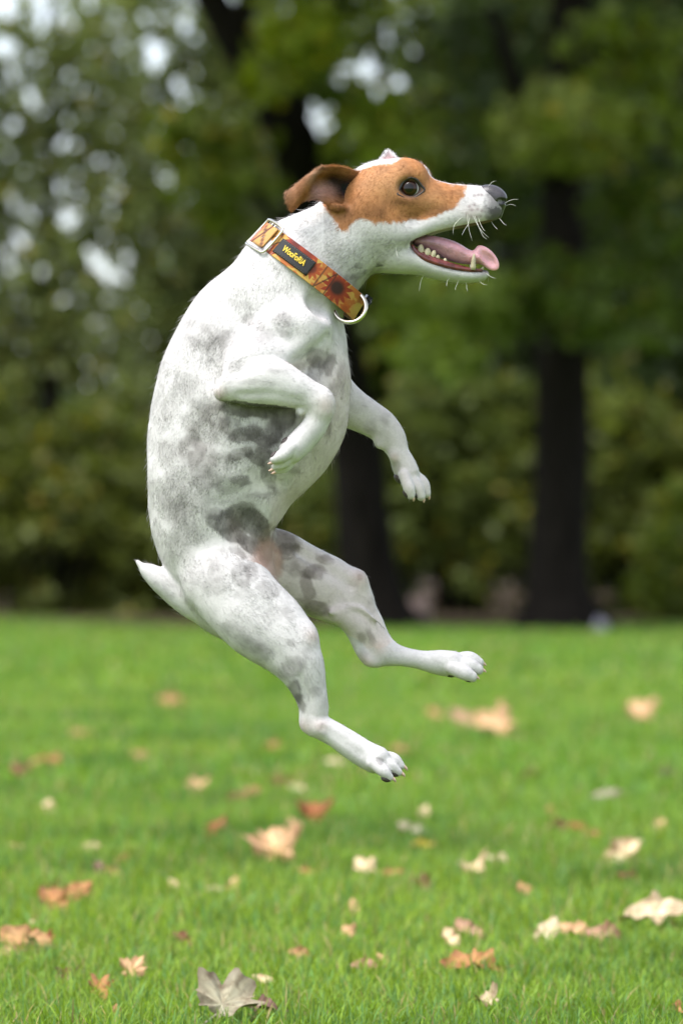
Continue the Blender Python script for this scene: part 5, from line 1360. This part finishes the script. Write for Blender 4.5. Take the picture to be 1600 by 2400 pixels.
# black woven patch with its lettering and a dashed seam, bent to the strap
X0, X1, T0, T1 = 55., 150., -20., 19.
def on_strap(x, t, out):
    return cpt(th_of_x(x), t, out)
def bent_grid(x0, x1, t0, t1, o0, o1, nx_=24, nt_=8):
    top = [[on_strap(x, t, o1) for t in np.linspace(t0, t1, nt_)] for x in np.linspace(x0, x1, nx_)]
    bot = [[on_strap(x, t, o0) for t in np.linspace(t0, t1, nt_)] for x in np.linspace(x0, x1, nx_)]
    V = np.vstack([np.array(top).reshape(-1, 3), np.array(bot).reshape(-1, 3)]); m = nx_ * nt_; F = []
    for i in range(nx_ - 1):
        for j in range(nt_ - 1):
            q = [i * nt_ + j, (i + 1) * nt_ + j, (i + 1) * nt_ + j + 1, i * nt_ + j + 1]; F.append(q); F.append([a + m for a in q[::-1]])
    rim = [(0, j) for j in range(nt_)] + [(i, nt_ - 1) for i in range(1, nx_)] + [(nx_ - 1, j) for j in range(nt_ - 2, -1, -1)] + [(i, 0) for i in range(nx_ - 2, 0, -1)]
    for a, b in zip(rim, rim[1:] + rim[:1]):
        x, y = a[0] * nt_ + a[1], b[0] * nt_ + b[1]; F.append([x, y, y + m, x + m])
    return V, np.array(F)
def cmesh(name, V, F, mat, smooth=True):
    me = mesh_np(name, cspace(V), F, mat, smooth)
    bm = bmesh.new(); bm.from_mesh(me); bmesh.ops.recalc_face_normals(bm, faces=bm.faces); bm.to_mesh(me); bm.free()
    return me
M_PATCH = simple_mat("black_patch", (.012, .012, .013), .7, .3, 900, .3)
M_GOLD = simple_mat("yellow_thread", (.72, .50, .04), .6, .15, 700, .3)
M_THREAD = simple_mat("grey_thread", (.12, .11, .10), .7, .2, 600)
V, F = bent_grid(X0, X1, T0, T1, 2.0, 4.6)
patch = link("name_patch", cmesh("name_patch", V, F, M_PATCH, False), collar)
fc = bpy.data.curves.new("lettering", 'FONT'); fc.body = "WooFoRiA"; fc.size = 1.0; fc.align_x = 'CENTER'; fc.align_y = 'CENTER'; fc.extrude = .03; fc.offset = .018; fc.space_character = .95
fo = bpy.data.objects.new("lettering_source", fc); COL.objects.link(fo)
bpy.context.view_layer.update()
tme = bpy.data.meshes.new_from_object(fo.evaluated_get(bpy.context.evaluated_depsgraph_get())); tme.name = "lettering"
bpy.data.objects.remove(fo)
xs = [v.co.x for v in tme.vertices]; ys = [v.co.y for v in tme.vertices]; w_ = max(xs) - min(xs)
sc_x = 62 / w_; sc_y = 15 / (max(ys) - min(ys)); xm, ym = (max(xs) + min(xs)) / 2, (max(ys) + min(ys)) / 2
for v in tme.vertices:
    x = 101 + (v.co.x - xm) * sc_x; t = 1.5 + (v.co.y - ym) * sc_y
    v.co = Vector(cspace(on_strap(x, t, 5.2 + (1.0 if v.co.z > 0 else -1.0)))[0])
tme.materials.clear(); tme.materials.append(M_GOLD)
link("lettering", tme, patch)
for tt in (T0 + 2.6, T1 - 2.6):
    for i in range(14):
        x = X0 + 5 + i * 6.0
        V, F = bent_grid(x, x + 3.6, tt - .5, tt + .5, 4.5, 5.4, 3, 2)
        link("stitch", cmesh("stitch", V, F, M_THREAD), patch)

# metal: slide buckle, ring; black clasp
M_STEEL = simple_mat("nickel", (.60, .55, .46), .16, .06, 60, 0, 1.0)
def ctube(name, pts, r, mat, parent, closed=True, n=5, sides=10):
    P = np.array(pts, float)
    if closed: P = np.vstack([P, P[:1]])
    m = len(P) - 1; out = []
    for i in range(m):
        a, b, c, d = (P[(i - 1) % m] if closed else P[max(i - 1, 0)]), P[i], P[i + 1], (P[(i + 2) % m] if closed else P[min(i + 2, m)])
        for t in np.linspace(0, 1, n, endpoint=False):
            out.append(.5 * (2 * b + (c - a) * t + (2 * a - 5 * b + 4 * c - d) * t * t + (3 * b - a - 3 * c + d) * t ** 3))
    if not closed: out.append(P[-1])
    Q = np.array(out); k = len(Q)
    T = np.roll(Q, -1, 0) - np.roll(Q, 1, 0)
    if not closed: T[0] = Q[1] - Q[0]; T[-1] = Q[-1] - Q[-2]
    T /= np.linalg.norm(T, axis=1, keepdims=True) + 1e-9
    ctr = Q.mean(0); V = []
    pl = np.linalg.svd(Q - ctr)[2][2]
    for q, t in zip(Q, T):
        a = np.cross(t, pl); a /= np.linalg.norm(a) + 1e-9; b = np.cross(t, a)
        for s_ in range(sides):
            th = 2 * math.pi * s_ / sides; V.append(q + (a * math.cos(th) + b * math.sin(th)) * r)
    F = [(i * sides + s_, i * sides + (s_ + 1) % sides, ((i + 1) % k) * sides + (s_ + 1) % sides, ((i + 1) % k) * sides + s_) for i in range(k if closed else k - 1) for s_ in range(sides)]
    return link(name, cmesh(name, np.array(V), np.array(F), mat), parent)
def cpa(th, t, o): return cpt(R(th), t, o)
rr_ = []
for (th, t) in ((2, -33), (8, -38), (25, -39), (40, -38), (46, -33), (47, 0), (46, 33), (40, 38), (25, 39), (8, 38), (2, 33), (1, 0)):
    rr_.append(cpa(th, t, 9))
bk = ctube("slide_buckle", rr_, 3.1, M_STEEL, collar, True, 6)
ctube("bar", [cpa(24, t, 4) for t in (-38, -12, 12, 38)], 3.0, M_STEEL, bk, False, 4)
rr2 = []
for (th, t) in ((-8, -34), (6, -40), (20, -40), (30, -36), (30, 36), (20, 40), (6, 40), (-8, 34)):
    rr2.append(cpa(th, t, 3))
ctube("wire_loop", rr2, 2.4, M_STEEL, bk, True, 6)
# strap doubled through the buckle
V, F = bent_grid(3, 34, -29, 29, 4.5, 8.5, 16, 8)
dm = cmesh("strap_fold", V, F, strap.data.materials[0])
sxx = np.repeat(np.linspace(3, 34, 16), 8); stt = np.tile(np.linspace(-29, 29, 8), 16)
cc = np.tile(np.array([.46, .24, .07]), (128, 1)); cc[np.abs(stt * .5 + sxx - 18) < 3.2] = (.10, .03, .015); cc[np.abs(-stt * .25 + sxx - 14) < 2.2] = (.10, .03, .015); cc[sxx < 7] = (.45, .10, .05)
point_color(dm, "print", np.vstack([cc, cc])); link("strap_fold", dm, strap)
ring = []
for i in range(24):
    a = 2 * math.pi * i / 24
    e1 = np.array([.88, .40, -.10]); e2 = np.array([-.42, .88, .22])
    ring.append(np.array([819., 722., 52.]) + e1 * 38 * math.cos(a) + e2 * 38 * math.sin(a) + np.array([0, 0, 12 * math.cos(a)]))
ctube("ring", ring, 5.2, M_STEEL, collar, True, 3, 12)
M_BLACK = simple_mat("black_plastic", (.016, .016, .020), .22, .2, 80)
bm = bmesh.new(); bmesh.ops.create_cube(bm, size=1)
bmesh.ops.bevel(bm, geom=bm.edges[:] + bm.verts[:], offset=.16, segments=3, affect='EDGES')
for v in bm.verts:
    th = R(180 + 12) + v.co.x * .40
    p = cpt(th, v.co.y * 56 + 12, 9 + v.co.z * (20 - 7 * abs(v.co.x)))
    v.co = Vector(cspace(p)[0])
bmesh.ops.recalc_face_normals(bm, faces=bm.faces)
cm = bpy.data.meshes.new("clasp"); bm.to_mesh(cm); bm.free(); cm.materials.append(M_BLACK)
for p in cm.polygons: p.use_smooth = True
link("clasp", cm, collar)
